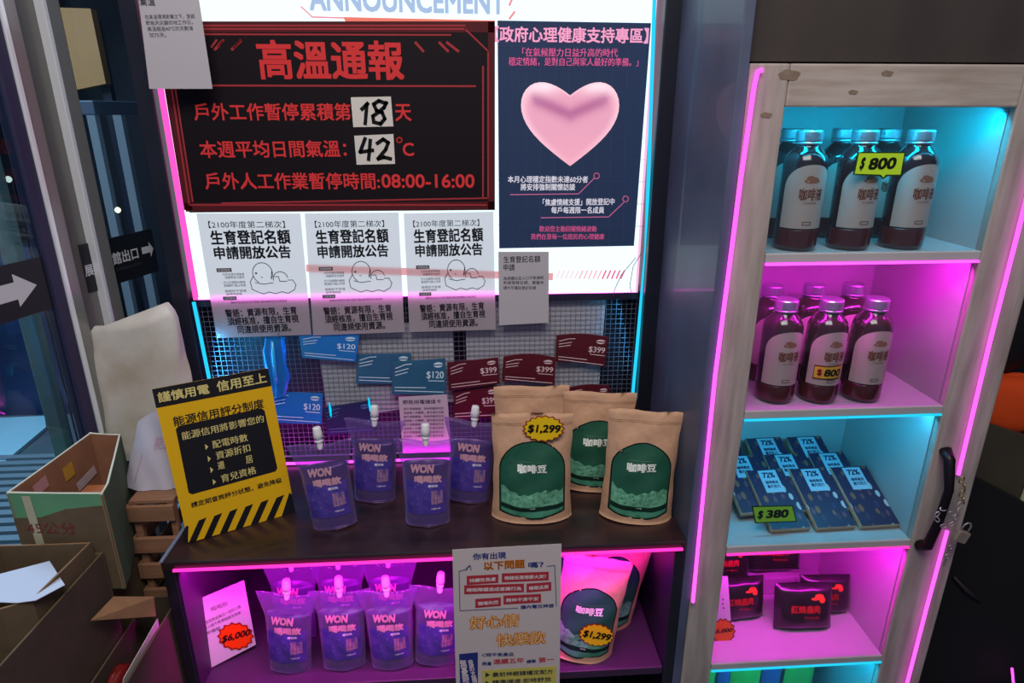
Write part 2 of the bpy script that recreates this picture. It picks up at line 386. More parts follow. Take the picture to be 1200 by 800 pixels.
# ------------------------------------------------------------------ blue poster with heart
bp_ = Sheet('poster', 'navy poster with a glossy pink heart hanging on the light box', 'poster',
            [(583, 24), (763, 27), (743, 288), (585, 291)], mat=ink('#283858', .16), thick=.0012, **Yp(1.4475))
for i in range(9):
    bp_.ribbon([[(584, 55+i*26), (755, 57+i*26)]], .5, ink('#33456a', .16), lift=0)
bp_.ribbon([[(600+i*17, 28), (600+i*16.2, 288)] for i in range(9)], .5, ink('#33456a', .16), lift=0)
pk = ink('#e79ac0', .45); hot = ink('#d85a93', .38); wh = ink('#d9d8e6', .42)  # emission in the poster inks replaces backlight from the box
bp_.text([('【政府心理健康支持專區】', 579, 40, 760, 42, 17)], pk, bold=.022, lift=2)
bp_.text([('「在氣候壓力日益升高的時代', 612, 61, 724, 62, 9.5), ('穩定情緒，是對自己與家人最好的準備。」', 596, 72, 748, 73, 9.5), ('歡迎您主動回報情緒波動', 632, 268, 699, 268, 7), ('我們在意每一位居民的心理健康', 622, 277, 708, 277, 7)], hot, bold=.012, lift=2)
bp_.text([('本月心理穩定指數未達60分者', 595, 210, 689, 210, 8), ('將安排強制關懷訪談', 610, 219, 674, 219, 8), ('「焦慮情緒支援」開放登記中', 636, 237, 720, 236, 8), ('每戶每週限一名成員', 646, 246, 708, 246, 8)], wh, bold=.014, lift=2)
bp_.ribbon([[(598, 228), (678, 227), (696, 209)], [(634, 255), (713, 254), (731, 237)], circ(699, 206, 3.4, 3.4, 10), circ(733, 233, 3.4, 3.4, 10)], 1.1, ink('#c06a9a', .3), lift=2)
# heart: radial mesh with the printed shades of the artwork stored per vertex
def heart_mesh():
    n, rings = 56, 12; mb = MB(); cols = []
    for r in range(rings+1):
        k = r/rings
        for i in range(n):
            t = 2*math.pi*i/n
            hx = math.copysign(abs(math.sin(t))**1.95, math.sin(t)); hy = (13.2*math.cos(t)-4.2*math.cos(2*t)-1.6*math.cos(3*t)-.6*math.cos(4*t))/14.6
            X = hx*k; Yh = .08+(hy-.08)*k
            q = onP(668+57.5*X, 136-52*Yh, Vector((0, 1.4475, 0)), Vector((0, 1, 0))) - Vector((0, .0012, 0))
            mb.v.append(q)
            base = Vector((.74, .34, .47))
            band = math.exp(-((Yh-.03-.48*abs(X))/.17)**2)*(1 if abs(X) < .72 else max(0, 1-(abs(X)-.72)/.12))
            c = base.lerp(Vector((.38, .10, .26)), .85*band)
            hi = math.exp(-((Yh-.72)/.2)**2)*min(1, abs(X)*2.2)
            c = c.lerp(Vector((.98, .82, .88)), .85*hi)
            c = c.lerp(Vector((.93, .58, .68)), max(0, k-.86)/.14*.9)
            c = c.lerp(Vector((.85, .38, .50)), .8*max(0, -Yh-.25))
            cols.append(c)
    for r in range(rings):
        for i in range(n): mb.f.append((r*n+i, r*n+(i+1) % n, (r+1)*n+(i+1) % n, (r+1)*n+i))
    m, N, L = nt('heart_print'); b = N['Principled BSDF']; at = N.new('ShaderNodeVertexColor'); at.layer_name = 'print'
    L.new(at.outputs[0], b.inputs['Base Color']); L.new(at.outputs[0], b.inputs['Emission Color']); b.inputs['Emission Strength'].default_value = .5; b.inputs['Roughness'].default_value = .5  # heart colours also glow, in place of light coming through the print
    o = mb.build('heart_print', m, bp_.o, smooth=True)
    ca = o.data.color_attributes.new('print', 'FLOAT_COLOR', 'POINT')
    for i, c in enumerate(cols): ca.data[i].color = (c.x, c.y, c.z, 1)
heart_mesh()

# ------------------------------------------------------------------ three birth registration notices (translucent paper)
m_np = paper_trans('thin_notice_paper', '#dcd3d8', .58)
kk = ink('#16161c'); kg = ink('#55555e')
for i, c in enumerate(([(230, 250), (352, 250), (365, 392), (254, 396)], [(357, 250), (467, 249), (474, 389), (367, 393)], [(473, 250), (578, 248), (581, 386), (480, 389)])):
    s = Sheet('notice', '%s of three white birth registration notices with a sleeping baby drawing' % ('leftmost', 'middle', 'rightmost')[i], 'notice', c, mat=m_np, thick=0, uv=True, group='birth registration notices under the heat board', **Yp(1.4492-.0010*(i % 2)))
    s.text([('【2100年度第二梯次】', .10, .085, .84, .085, .055)], kk, bold=0)
    s.text([('生育登記名額', .10, .185, .88, .18, .115), ('申請開放公告', .11, .305, .87, .30, .105)], kk, bold=.028)
    s.text([('警語：資源有限，生育', .13, .795, .87, .785, .07), ('須經核准，擅自生育視', .14, .865, .88, .855, .07), ('同違規使用資源。', .23, .935, .79, .93, .07)], kk, bold=.018)
    s.text([('凡符合登記資格者', .16, .475, .38, .475, .022), ('須攜帶身分證件', .18, .50, .38, .50, .022), ('於公告期間內辦理', .16, .54, .38, .54, .022), ('額滿即行截止申請', .16, .565, .38, .565, .022), ('逾期恕不受理', .16, .61, .38, .61, .022), ('請準時辦理', .17, .635, .33, .635, .02), ('僅限本區居民於規定期間內親自辦理登記申請事宜', .20, .705, .78, .703, .022)], kg, bold=.01)
    s.fill([rect(.11, .425, .26, .455), rect(.13, .655, .27, .685)], kg, lift=1)
    s.text([('申請資格', .125, .44, .245, .44, .02), ('注意事項', .145, .67, .255, .67, .02)], ink('#d0ccd4'), bold=.01, lift=2)
    s.ribbon([circ(.565, .47, .10, .085, 14, 120, 395), [(.645, .51), (.66, .455)], circ(.74, .52, .075, .06, 8, 170, 350), [(.68, .50), (.72, .50), (.73, .54), (.80, .54)],
              [(.47, .49), (.43, .54), (.44, .60), (.49, .62), (.55, .64), (.61, .625), (.67, .64), (.74, .625), (.80, .64), (.87, .61), (.89, .57), (.86, .53), (.81, .53)], [(.48, .545), (.56, .56), (.66, .55)],
              circ(.50, .47, .008, .006, 6), [(.545, .50), (.56, .505)]], .0055, ink('#3a3a42'), name='line_drawing')

# ------------------------------------------------------------------ grey caption cards
g1 = Sheet('caption_card', 'grey caption card hanging at the top left over the heat board', 'card', [(160, -20), (230, -20), (249, 104), (175, 104)], mat=m_print_grey, thick=.001, **Yp(1.40))
g1.text([('高溫', 164, 3, 182, 3, 7)], kk, bold=.01)
g1.text([('在高溫環境影響之下，受調', 170, 20, 228, 19, 5), ('節能天災變的地工作日，', 171, 27, 226, 26, 5), ('高溫超過40℃的天數增', 173, 34, 226, 33, 5), ('加75天。', 175, 41, 195, 41, 5)], kg, bold=0)
g2 = Sheet('caption_card', 'grey caption card with black text hanging below the navy heart poster', 'card', [(584, 295), (643, 295), (643, 378), (585, 381)], mat=m_print_grey, thick=.001, **Yp(1.440))
g2.text([('生育登記名額', 590, 304, 633, 303, 8), ('申請', 590, 313, 603, 313, 8)], kk, bold=.005)
g2.text([('為維護出生人口平衡機制', 590, 326, 637, 325, 4.2), ('制度登錄名額，需要申', 590, 331, 637, 331, 4.2), ('請方可獲取登記名額', 590, 337, 628, 337, 4.2)], kg, bold=0)
# thin black cables at the lower right corner of the light box
for pts, lab in (([(752, 296), (742, 312), (738, 335), (741, 346)], 'thin black cable looping off the blue neon beside the light box'), ([(745, 302), (728, 322), (720, 340), (719, 348)], 'thin black cable crossing the lower right corner of the light box')):
    tag(MB().tube([onY(a, b, 1.437) for a, b in pts], .0008, 5).build('cable', m_rubber), lab, 'cable')

# ------------------------------------------------------------------ wire mesh panel and sheets behind it
mesh_t = thing('wire_mesh_panel', 'fine wire grid panel below the light box holding price cards', 'wire panel', (-.12, 1.47, .79))
mb = MB()
x = -.62
while x < .392: mb.box(x, x+.0009, 1.470, 1.4712, .785, 1.183); x += .0122
z = .80
while z < 1.183: mb.box(-.625, .392, 1.4715, 1.4725, z, z+.0009); z += .0122
w = mb.build('wires', m_wire, mesh_t); w['kind'] = 'stuff'
MB().tube([(-.628, 1.471, .785), (-.628, 1.471, 1.185), (.392, 1.471, 1.185), (.392, 1.471, .785)], .003, 6, closed=True).build('rim_wire', m_wire, mesh_t)
m_sheet = pm('pale_backing_paper', '#a9aab4', .8)
for c, lab in (([(368, 378), (530, 378), (534, 470), (385, 492)], 'pale paper sheet behind the wire mesh under the middle notice'),
               ([(545, 350), (710, 350), (702, 452), (548, 470)], 'pale paper sheet behind the wire mesh below the grey caption card')):
    Sheet('backing_sheet', lab, 'paper', c, mat=m_sheet, thick=.0008, **Yp(1.476))

# ------------------------------------------------------------------ price cards on the mesh
m_blue = pm('blue_card_print', '#1a6fd0', .35, noise=.5, nscale=14, col2='#1e7ec0', coat=.3)
m_blued = pm('teal_blue_card_print', '#2c5a86', .4, noise=.5, nscale=14, col2='#2f6a84', coat=.2)
m_navyc = pm('dark_blue_card_print', '#22305a', .4, noise=.3, nscale=14, coat=.2)
m_redc = pm('maroon_card_print', '#5e1626', .4, noise=.3, nscale=14, coat=.2)
def pcard(label, c, mat, price, Y, col, grp, bowed=None, arc=0):
    out = None
    if arc:
        (x0, y0), (x1, y1), (x2, y2), (x3, y3) = c
        out = [(x0, y0)] + [(x0+(x1-x0)*t, y0+(y1-y0)*t-arc*math.sin(math.pi*t)) for t in (.15, .35, .55, .75, .9)] + [(x1, y1), (x2, y2)] + [(x2+(x3-x2)*t, y2+(y3-y2)*t-arc*.7*math.sin(math.pi*t)) for t in (.3, .6)] + [(x3, y3)]
    s = Sheet('price_card', label, 'card', c, mat=mat, thick=.003, uv=True, group=grp, outline=out, **Yp(Y))
    s.text([(price, .64, .44, .96, .46, .24)] if price else [('-', .9, .9, .91, .9, .01)], ink(col), bold=.012)
    s.fill([circ(.86, .16, .09, .075, 12)[:-1]], ink(col), name='printed_badge', lift=1)
    s.ribbon([[(.78, .16), (.94, .16)]], .03, mat, lift=3)
    s.ribbon([[(.06, .20), (.24, .10), (.36, .09)], [(.06, .31), (.30, .22)], [(.06, .41), (.28, .33)], [(.06, .78), (.62, .80)], [(.06, .88), (.95, .93)], [(.68, .60), (.96, .62)]], .022, ink(col), lift=1)
    return s
B_ = '#d4ecfa'; R_ = '#e6cdd2'
gb, gr = 'blue 120 price cards on the wire mesh', 'maroon 399 price cards on the wire mesh'
pcard('bright blue 120 price card hanging below the middle birth notice', [(350, 392), (421, 392), (417, 424), (354, 419)], m_blue, '$120', 1.452, B_, gb)
pcard('teal blue price card partly hidden by the 120 card on its right', [(418, 415), (482, 414), (480, 450), (417, 449)], m_blued, '', 1.462, B_, gb)
pcard('teal blue 120 price card above the small pink text sheet', [(460, 424), (522, 420), (523, 462), (459, 462)], m_blued, '$120', 1.446, B_, gb)
pcard('bright blue 120 price card right beside the yellow warning sign', [(315, 459), (378, 461), (377, 497), (320, 495)], m_blue, '$120', 1.452, B_, gb)
pcard('dark navy price card standing behind the two left drink pouches', [(378, 478), (434, 469), (440, 505), (384, 510)], m_navyc, '', 1.455, '#5a70a0', gb)
pcard('maroon 399 price card at the right edge of the teal 120 card', [(524, 425), (584, 419), (585, 449), (526, 458)], m_redc, '$399', 1.452, R_, gr)
pcard('bowed maroon 399 price card above the left kraft coffee bags', [(590, 418), (651, 419), (650, 451), (588, 447)], m_redc, '$399', 1.446, R_, gr, arc=4)
pcard('highest maroon 399 price card under the navy heart poster', [(652, 393), (713, 395), (709, 430), (651, 424)], m_redc, '$399', 1.452, R_, gr, arc=3)
pcard('maroon price card leaning low behind the rightmost pouch on the table', [(532, 459), (583, 452), (585, 488), (530, 492)], m_redc, '$399', 1.461, R_, gr)
pcard('maroon price card peeping over the rear coffee bags', [(664, 455), (714, 452), (716, 480), (664, 480)], m_redc, '', 1.452, R_, gr, arc=3)
# small text sheet between pouches
s = Sheet('info_sheet', 'small pale text sheet standing behind the centre drink pouch', 'paper', [(467, 465), (524, 462), (529, 529), (472, 531)], mat=pm('info_paper', '#c4b6c4', .8), thick=.0008, p=(0, 1.4385, .8), n=(0, 1, 0))
s.text([('節能用電儲值卡', 472, 471, 517, 470, 5.5)], kk, bold=.01)
s.text([('透過每一次購買，便可補充用電' if k % 2 else '家戶用電額度，依使用量逐月扣', 473, 479+k*4.6, 520, 478+k*4.6, 3.2) for k in range(8)], kk, bold=.0)
# blue plastic bag hanging on the mesh
bag = thing('plastic_bag', 'crumpled clear blue plastic bag hanging on the mesh above the warning sign', 'bag', onY(325, 465, 1.44))
pts = [(322, 396, 11), (321, 410, 13), (323, 425, 12), (326, 440, 14), (327, 452, 9), (326, 463, 8)]
def bagf(u, v):
    k = v*(len(pts)-1); i = min(int(k), len(pts)-2); f = k-i
    cx_, cy_, r = [pts[i][j]*(1-f)+pts[i+1][j]*f for j in range(3)]
    a = 2*math.pi*u; r *= 1+.12*math.sin(5*a+9*v)
    q = onY(cx_+r*math.cos(a), cy_, 1.44); q.y = 1.44+.012*math.sin(a)*(1+.2*math.sin(7*a)); return q
MB().grid(bagf, 24, 14).build('bag_body', film('blue_plastic_film', '#4fb8f0', .25, '#3cb4ff', .1), bag, smooth=True)
MB().tube([onY(319, 400, 1.426), onY(321, 425, 1.424), onY(325, 450, 1.426)], [.003, .0045, .002], 6).build('fold', pm('cyan_plastic', '#35b5f0', .15, coat=.5), bag, smooth=True)
MB().tube([onY(326, 394, 1.438), onY(326, 384, 1.445)], .0012, 6).build('hook', m_chrome, bag)
for x_, y_ in ((387, 480), (433, 474)):
    tag(MB().tube([onY(x_-1, y_-8, 1.469), onY(x_-1, y_-8, 1.448), onY(x_, y_, 1.442), onY(x_+1, y_+8, 1.44)], [.001, .0015, .003, .0018], 8).build('glowing_tip', emis('cyan_tip', CY, 1.1), smooth=True), 'cyan glowing tip behind the %s drink pouch of the tabletop' % ('first' if x_ < 400 else 'second'), 'light tip')  # bent emissive cyan tubes

# ------------------------------------------------------------------ yellow warning sign
BL = Vector((-.579, 1.134, ZT+.001)); BR = Vector((-.393, 1.232, ZT+.001)); TL = onY(178, 456, 1.205)
nrm = (BR-BL).cross(TL-BL)
ws = Sheet('warning_sign', 'yellow and black electricity warning sign leaning at the left end of the tabletop', 'sign', [(178, 456), (314, 431), (346, 600), (221, 636)], p=BL, n=nrm, mat=ink('#d9a910'), thick=.004)
yk = ink('#15141a'); yl = ink('#cfc07a'); yy = ink('#d9a910')
ws.fill([(178, 456), (314, 431), (318, 452), (183, 478)], yk)
ws.fill([[(206, 503), (209, 499), (306, 478), (310, 481), (325, 548), (323, 552), (225, 579), (221, 577)]], yk)
ws.text([('謹慎用電', 185, 466, 245, 455, 14), ('信用至上', 254, 453, 312, 442, 14)], yl, bold=.02)
ws.text([('能源信用評分制度', 203, 494, 309, 472, 13), ('請定期查詢評分狀態，避免降級', 224, 592, 330, 562, 7.5)], yk, bold=.016)
ws.text([('能源信用將影響您的', 213, 511, 309, 490, 11)], yl, bold=.012)
ws.text([('配電時數', 249, 521, 290, 512, 10.5), ('資源折扣', 253, 534, 293, 524, 10.5), ('遷', 255, 546, 263, 544, 10), ('居', 288, 539, 296, 537, 10), ('育兒資格', 259, 561, 300, 550, 10.5)], yl, bold=.012)
ws.fill([[(240, 520), (244, 523), (241, 527)], [(243, 534), (247, 537), (244, 541)], [(246, 547), (250, 550), (247, 554)], [(249, 561), (253, 564), (250, 568)]], yl, name='printed_arrow', lift=2)
bars = []
for i in range(8):
    f0 = i/7.3; a = (211+128*f0*.985, 620-36*f0)
    if i == 0: bars.append([(214, 624), (218, 616), (221, 616), (220, 636)]); continue
    x0 = 221+ (i-1)*18.2; y0 = 636-(i-1)*5.3
    bars.append([(x0, y0), (x0+9, y0-2.5), (min(x0+21, 341), y0-30+(4 if x0+21 > 341 else 0)), (min(x0+12, 336), y0-26.5)])
ws.fill(bars[:7], yk, name='hazard_stripe')
ws.fill([[(330, 605), (339, 577), (342, 579), (346, 600)]], yk, name='hazard_stripe')
MB().slab([BL.lerp(BR, .42)+Vector((-.012, .09, 0)), BL.lerp(BR, .55)+Vector((-.012, .09, 0)), BL.lerp(BR, .5)+Vector((-.022, .05, .17))], (0, .002, 0)).build('easel_leg', m_card, ws.o)

# ------------------------------------------------------------------ kraft coffee bags
def make_bag(w, h, sticker=None, name='coffee_bag', seed=0):
    t = thing(name, 'bag', 'coffee bag')
    def hw(v): return w/2*(1-.05*math.sin(math.pi*min(1, v*1.05)) - .02*v + .012*math.sin(v*17+seed)*min(1, v*4)*min(1, 5-5*v))
    def depth(v): return .034*(1-v)**.75*(1+.35*math.sin(math.pi*v)) + .0016
    def crump(x, z): return .0017*math.sin(x*75+seed+z*40)+.0015*math.sin(z*95-x*60+seed*2)+.0007*math.sin((x+z)*230)
    def S(x, z, side=-1, lift=0):
        v = max(0, min(1, z/h)); u = max(-1, min(1, x/hw(v)))
        k = (1-abs(u)**2.4)**.75 if abs(u) < 1 else 0
        return Vector((x, side*(depth(v)*k + (crump(x, z)*k*(1 if v > .05 else 0)) + lift), z + (.0 if v > .02 else 0)))
    def front(side):
        def f(u, v):
            X = (2*u-1)*hw(v); Z = v*h
            if v == 1: Z += .0018*math.sin(X*60+seed)
            q = S(X, v*h, side); q.z = Z; return q
        return f
    mb = MB().grid(front(-1), 26, 26); n0 = len(mb.v); mb.grid(front(1), 26, 26)
    mb.f.append(tuple(range(27)) + tuple(n0+26-i for i in range(27)))
    mb.f += [(26*27+i, 26*27+i+1, n0+26*27+i+1, n0+26*27+i) for i in range(26)]
    body = mb.build('bag_body', m_kraft, t, smooth=True)
    fr = lambda l: (lambda x, z: S(x, z, -1, l))
    for zz in (h*.90, h*.915):
        MB().grid(lambda u, v: S((2*u-1)*hw(.9)*.98, zz+v*.0012, -1, .0006), 14, 1).build('zip_ridge', pm('kraft_crease', '#a98464', .7), t)
    # arched label
    a, zb, zc = w*.385, h*.115, h*.50
    def arch(sc, l, mat, nm, z0=None, z1=None):
        A = a+sc
        def f(u, v):
            x = (2*u-1)*A; x = math.copysign(A*math.sin(abs(2*u-1)*math.pi/2), x)
            top = zc + (A*.93)*math.sqrt(max(0, 1-(x/A)**2)); bot = zb-sc - .012*(1-(x/A)**2)
            if z0 is not None: bot = max(bot, z0 + .006*(1-(x/A)**2) * (-1))
            if z1 is not None: top = min(top, z1(x))
            return S(x, bot+(top-bot)*v, -1, l)
        return MB().grid(f, 22, 18).build(nm, mat, t, smooth=True)
    arch(.0028, .0006, ink('#0d1c18'), 'label_outline')
    lbl = arch(0, .0011, m_green, 'label')
    arch(-.0015, .0015, m_green_l, 'landscape_print', z0=h*.165, z1=lambda x: h*(.30+.02*math.sin(x*70)+.045*abs(x/a)**2+.012*math.sin(x*300)))
    arch(-.001, .0018, ink('#0f2c24'), 'label_band', z0=h*.155, z1=lambda x: h*.195-.006*(1-(x/a)**2))
    arch(-.0015, .0015, ink('#4a8f74'), 'label_foot', z1=lambda x: h*.150-.006*(1-(x/a)**2))
    text_on(lbl, '咖啡豆', fr(.0022), -.031, .029, h*.53, .0185, ink('#e9efe8'), .035)
    text_on(lbl, '454g', fr(.0026), -.006, .006, h*.16, .003, ink('#c8d4cc'), .02)
    MB().grid(lambda u, v: fr(.0020)(-.03+.06*u, h*.585+.0008*v), 8, 1).build('thin_text_line', ink('#5c8a74'), lbl)
    if sticker:
        cx_, cz, rx, rz = sticker
        for sc, l, col, nm in ((1.0, .0045, '#8a2216', 'sticker_outline'), (.92, .0052, '#e8c21a', 'price_sticker')):
            pts = burst(cx_, cz, rx*sc, rz*sc, 17, .12); mb = MB(); c0 = S(cx_, cz, -1, l)
            vs = [c0] + [S(px_, pz_, -1, l) for px_, pz_ in pts]; yy_ = min(v.y for v in vs)
            vs = [Vector((v.x, yy_ if l > .005 else yy_+.0004, v.z)) for v in vs]
            mb.add(vs, [(0, i+1, (i+1) % len(pts)+1) for i in range(len(pts))])
            st = mb.build(nm, ink(col), t if l < .005 else st)
        text_on(st, '$1,299', lambda x, z: Vector((x, yy_-.0006, z)), cx_-rx*.72, cx_+rx*.78, cz, rz*.66, ink('#1c1408'), .035, slope=-.0015, shear=.15)
    return t
Wb, Hb = .152, .247
b1 = make_bag(.172, .236, sticker=(.022, .211, .044, .030), seed=1)
b1['label'] = 'front left kraft coffee bag with yellow 1,299 starburst on the tabletop'; b1['group'] = 'kraft coffee bags on the tabletop'
b1.location = (.118, 1.188, ZT+.001); b1.rotation_euler = (math.radians(-3), 0, math.radians(-3))
b2 = make_bag(.154, .243, seed=4); b2['label'] = 'front right kraft coffee bag on the tabletop beside the niche wall'; b2['group'] = b1['group']
b2.location = (.340, 1.172, ZT+.001); b2.rotation_euler = (math.radians(-3), math.radians(2), math.radians(-8))
b3 = dup(b2, 'rear left kraft coffee bag standing behind the 1,299 bag', (.128, 1.315, ZT+.001), (math.radians(-2), math.radians(0), math.radians(-2)))
b3.scale = (1.12, 1, 1.0)
b4 = dup(b2, 'rear right kraft coffee bag between the two front bags', (.272, 1.300, ZT+.001), (math.radians(-2), math.radians(2), math.radians(-4)))
b4.scale = (1.08, 1, .95)
# lower bay bags
b5 = make_bag(.152, .247, sticker=(.022, .082, .040, .030), seed=9); b5['label'] = 'tilted kraft coffee bag with 1,299 starburst in the magenta bay'; b5['group'] = 'kraft coffee bags in the magenta bay'
b5.location = (.222, 1.135, .452); b5.rotation_euler = (math.radians(-4), math.radians(9), math.radians(-6))
b6 = dup(b2, 'magenta lit coffee bag behind the tilted one, nearer the side panel', (.285, 1.225, .452), (math.radians(-3), math.radians(12), math.radians(-6)), group=b5['group']); b6.scale = (1, 1, 1.08)
b7 = dup(b2, 'magenta lit coffee bag behind the hanging leaflet', (.170, 1.235, .452), (math.radians(-3), math.radians(-3), 0), group=b5['group']); b7.scale = (1, 1, 1.08)

# ------------------------------------------------------------------ spouted drink pouches
m_film = film('clear_pouch_film', '#dcc4ee', .10, '#b095d8', .12)
m_jelly = pm('purple_drink', '#3a2170', .3, noise=.35, nscale=18, coat=.3)
m_pprint = pm('pouch_blue_violet_print', '#3a2f8e', .4, noise=.5, nscale=60, col2='#56409c')
m_pink = ink('#c08fa2')
def make_pouch(seed=0, name='drink_pouch'):
    t = thing(name, 'pouch', 'drink pouch'); H = .187
    def hw(v):
        if v < .68: return .046+.003*(v/.68)
        return .049+.017*((v-.68)/.32)**1.1
    def depth(v): return .027*(1-v)**.55*(.8+.3*math.sin(math.pi*v)) + .0012
    def S(x, z, side=-1, lift=0):
        v = max(0, min(1, z/H)); u = max(-1, min(1, x/hw(v))); k = math.sqrt(max(0, 1-u*u))
        return Vector((x, side*(depth(v)*k+lift + .0009*math.sin(x*150+z*90+seed)*k), z))
    def shell(k, z0, z1, mat, nm, par):
        def f(side):
            def g(u, v):
                Z = z0+(z1-z0)*v; X = (2*u-1)*hw(Z/H)*k; q = S(X/k, Z, side); return Vector((q.x*k, q.y*k, q.z + (.004*math.sin(u*math.pi*2+seed)*(v if nm == 'film' else 0) if v == 1 else 0)))
            return g
        mb = MB().grid(f(-1), 18, 20); n0 = len(mb.v); mb.grid(f(1), 18, 20)
        mb.f.append(tuple(range(19)) + tuple(n0+18-i for i in range(19)))
        a = 20*19
        mb.f += [(a+i, a+i+1, n0+a+i+1, n0+a+i) for i in range(18)]
        return mb.build(nm, mat, par, smooth=True)
    shell(1, 0, H, m_film, 'film', t)
    shell(.93, .003, H*.74, m_jelly, 'drink', t)
    pr = MB().grid(lambda u, v: S((2*u-1)*.040, .030+.076*v, -1, .0007), 12, 12).build('printed_panel', m_pprint, t, smooth=True)
    F = lambda x, z: S(x, z, -1, .0013)
    text_on(t, 'WON', F, -.032, .016, .130, .018, m_pink, .05, shear=.1)
    text_on(t, '喝喝飲', F, -.024, .032, .108, .0165, m_pink, .05)
    text_on(t, '蝶豆飲', F, .004, .024, .093, .0055, ink('#dcd2ee'), .03)
    text_on(t, '每日一包\n放鬆心情\n好夢相伴\n能量補給', F, .010, .034, .068, .030, m_pink, .01)
    text_on(t, '180ml', F, .010, .028, .043, .004, ink('#d0c8e8'), .02)
    text_on(t, 'NOT YOUR DRINK', F, -.012, .018, .146, .0028, ink('#4a3268'), .01)
    mb = MB(); random.seed(seed)
    for k in range(16):
        x_, z_ = random.uniform(-.032, .030), random.uniform(.04, .10)
        mb.grid(lambda u, v: F(x_+.0012*u, z_+.0012*v), 1, 1)
    mb.build('printed_dots', ink('#b9b4e8'), t)
    sp_ = MB().lathe([(.0062, H-.012), (.0062, H+.004), (.0085, H+.004), (.0085, H+.006), (.006, H+.006), (.006, H+.011)], 14).build('spout', m_white, t, smooth=False)
    MB().lathe([(.0078, H+.0112), (.0096, H+.0125), (.0090, H+.022), (.0080, H+.033), (.007, H+.035)], 14).build('cap', m_white, sp_, smooth=True)
    return t
p1 = make_pouch(1); p1['group'] = 'drink pouches on the tabletop'
p1['label'] = 'leftmost purple drink pouch on the tabletop, nearest the warning sign'; p1.location = (-.298, 1.182, ZT+.001); p1.rotation_euler = (math.radians(-4), math.radians(-5), math.radians(4))
for (x, y, ry, rz, lab) in ((-.228, 1.276, 3, -4, 'second purple drink pouch from the left, set back on the tabletop'), (-.104, 1.18, 1, 0, 'third purple drink pouch from the left, in front of the text sheet'), (-.018, 1.262, 5, -5, 'rightmost purple drink pouch on the tabletop beside the coffee bags')):
    dup(p1, lab, (x, y, ZT+.001), (math.radians(-4), math.radians(ry), math.radians(rz)))
gp = 'drink pouches in the magenta bay'
for (x, y, z, ry, lab) in ((-.425, 1.225, 0, 2, 'back row left'), (-.315, 1.225, 0, 0, 'back row middle'), (-.200, 1.225, 0, -1, 'back row right'),
                           (-.415, 1.135, 0, 3, 'front row left'), (-.298, 1.135, 0, 1, 'front row second'), (-.192, 1.130, 0, -1, 'front row third'), (-.098, 1.135, 0, 5, 'front row right end')):
    dup(p1, 'magenta lit drink pouch in the bay, ' + lab, (x, y, .452), (math.radians(-3), math.radians(ry), math.radians(random.uniform(-4, 4))), group=gp)
# price card in bay
pc = Sheet('price_placard', 'pink lit white price placard with orange 6,000 starburst in the bay', 'placard', [(222, 707), (286, 680), (300, 755), (240, 786)], mat=pm('placard_white', '#d8d2dc', .7), thick=.003, p=onZ(240, 786, .4515), n=(onZ(298, 762, .4515)-onZ(240, 786, .4515)).cross(Vector((-.02, .10, 1))))
pc.text([('喝喝飲', 247, 714, 267, 706, 7)], ink('#8a7890'), bold=.01)
pc.text([('舒壓放鬆飲品每日一包好心情', 233, 733, 282, 710, 5), ('安穩入眠不再煩惱每天快樂', 235, 738, 282, 717, 5), ('立即體驗', 237, 744, 258, 735, 5), ('美好', 238, 750, 244, 747, 5)], ink('#5d4a66'), bold=0)
pc.fill([burst(276, 745, 22, 17, 14, .14)], ink('#a01c08'), name='sticker_outline', lift=2)
pc.fill([burst(276, 745, 19.5, 14.8, 14, .12)], ink('#ff4a08'), name='price_sticker', lift=3)
pc.text([('$6,000', 260, 749, 293, 740, 10)], ink('#2a0a14'), bold=.03, lift=5, shear=.15)

# ------------------------------------------------------------------ leaflet hanging on the stand front
lf = Sheet('leaflet', 'white leaflet with orange and blue headlines hanging in front of the stand', 'leaflet', [(530, 644), (658, 637), (655, 850), (536, 860)], mat=pm('leaflet_paper', '#cfc3c2', .75), thick=.0008, **Yp(1.069))
nv = ink('#26357e'); og = ink('#d98a2c'); rd = ink('#b23440'); wt = ink('#ead9da')
lf.text([('你有出現', 554, 652, 593, 650, 9.5), ('嗎？', 619, 662, 637, 661, 8), ('腦內電位神遊', 610, 711, 649, 709, 5.5)], nv, bold=.022)
lf.text([('以下問題', 567, 663, 615, 660, 12)], og, bold=.045)
lf.text([('以下問題', 567, 663, 615, 660, 11.5)], ink('#8f3a1c'), bold=.0, lift=2)
rows = [[(546, 678, 585, 'z')], ]
for (x0, x1, y, t) in ((547, 584, 679, '持續性焦慮'), (588, 643, 676, '情緒低落想要大哭？'), (544, 614, 690, '睡眠障礙造成意識行為'), (617, 646, 688, '睡眠品質'), (557, 587, 706, '職場失控'), (590, 634, 702, '精神不濟不安')):
    ym = y+ (0 if True else 0)
    lf.fill([[(x0, y-4.5), (x1, y-6.5), (x1, y+3.5), (x0, y+6)]], rd, name='red_tag')
    lf.text([(t, x0+3, y+.8, x1-3, y-1.2, 5.5)], wt, bold=.02, lift=2)
lf.ribbon([[(550, 662), (545, 667), (538, 669), (539, 715), (607, 712)], [(641, 663), (650, 662), (652, 710)], [(546, 668), (551, 662), (552, 668)]], .9, ink('#5d6488'))
for (t, x0, y0, x1, y1, h) in (('好心情', 550, 730, 609, 726, 20), ('快樂飲', 581, 750, 640, 746, 20)):
    lf.text([(t, x0, y0, x1, y1, h)], ink('#d07812'), bold=.055)
    lf.text([(t, x0+.6, y0, x1-.6, y1, h*.96)], ink('#ecc58e'), bold=-.004, lift=2)
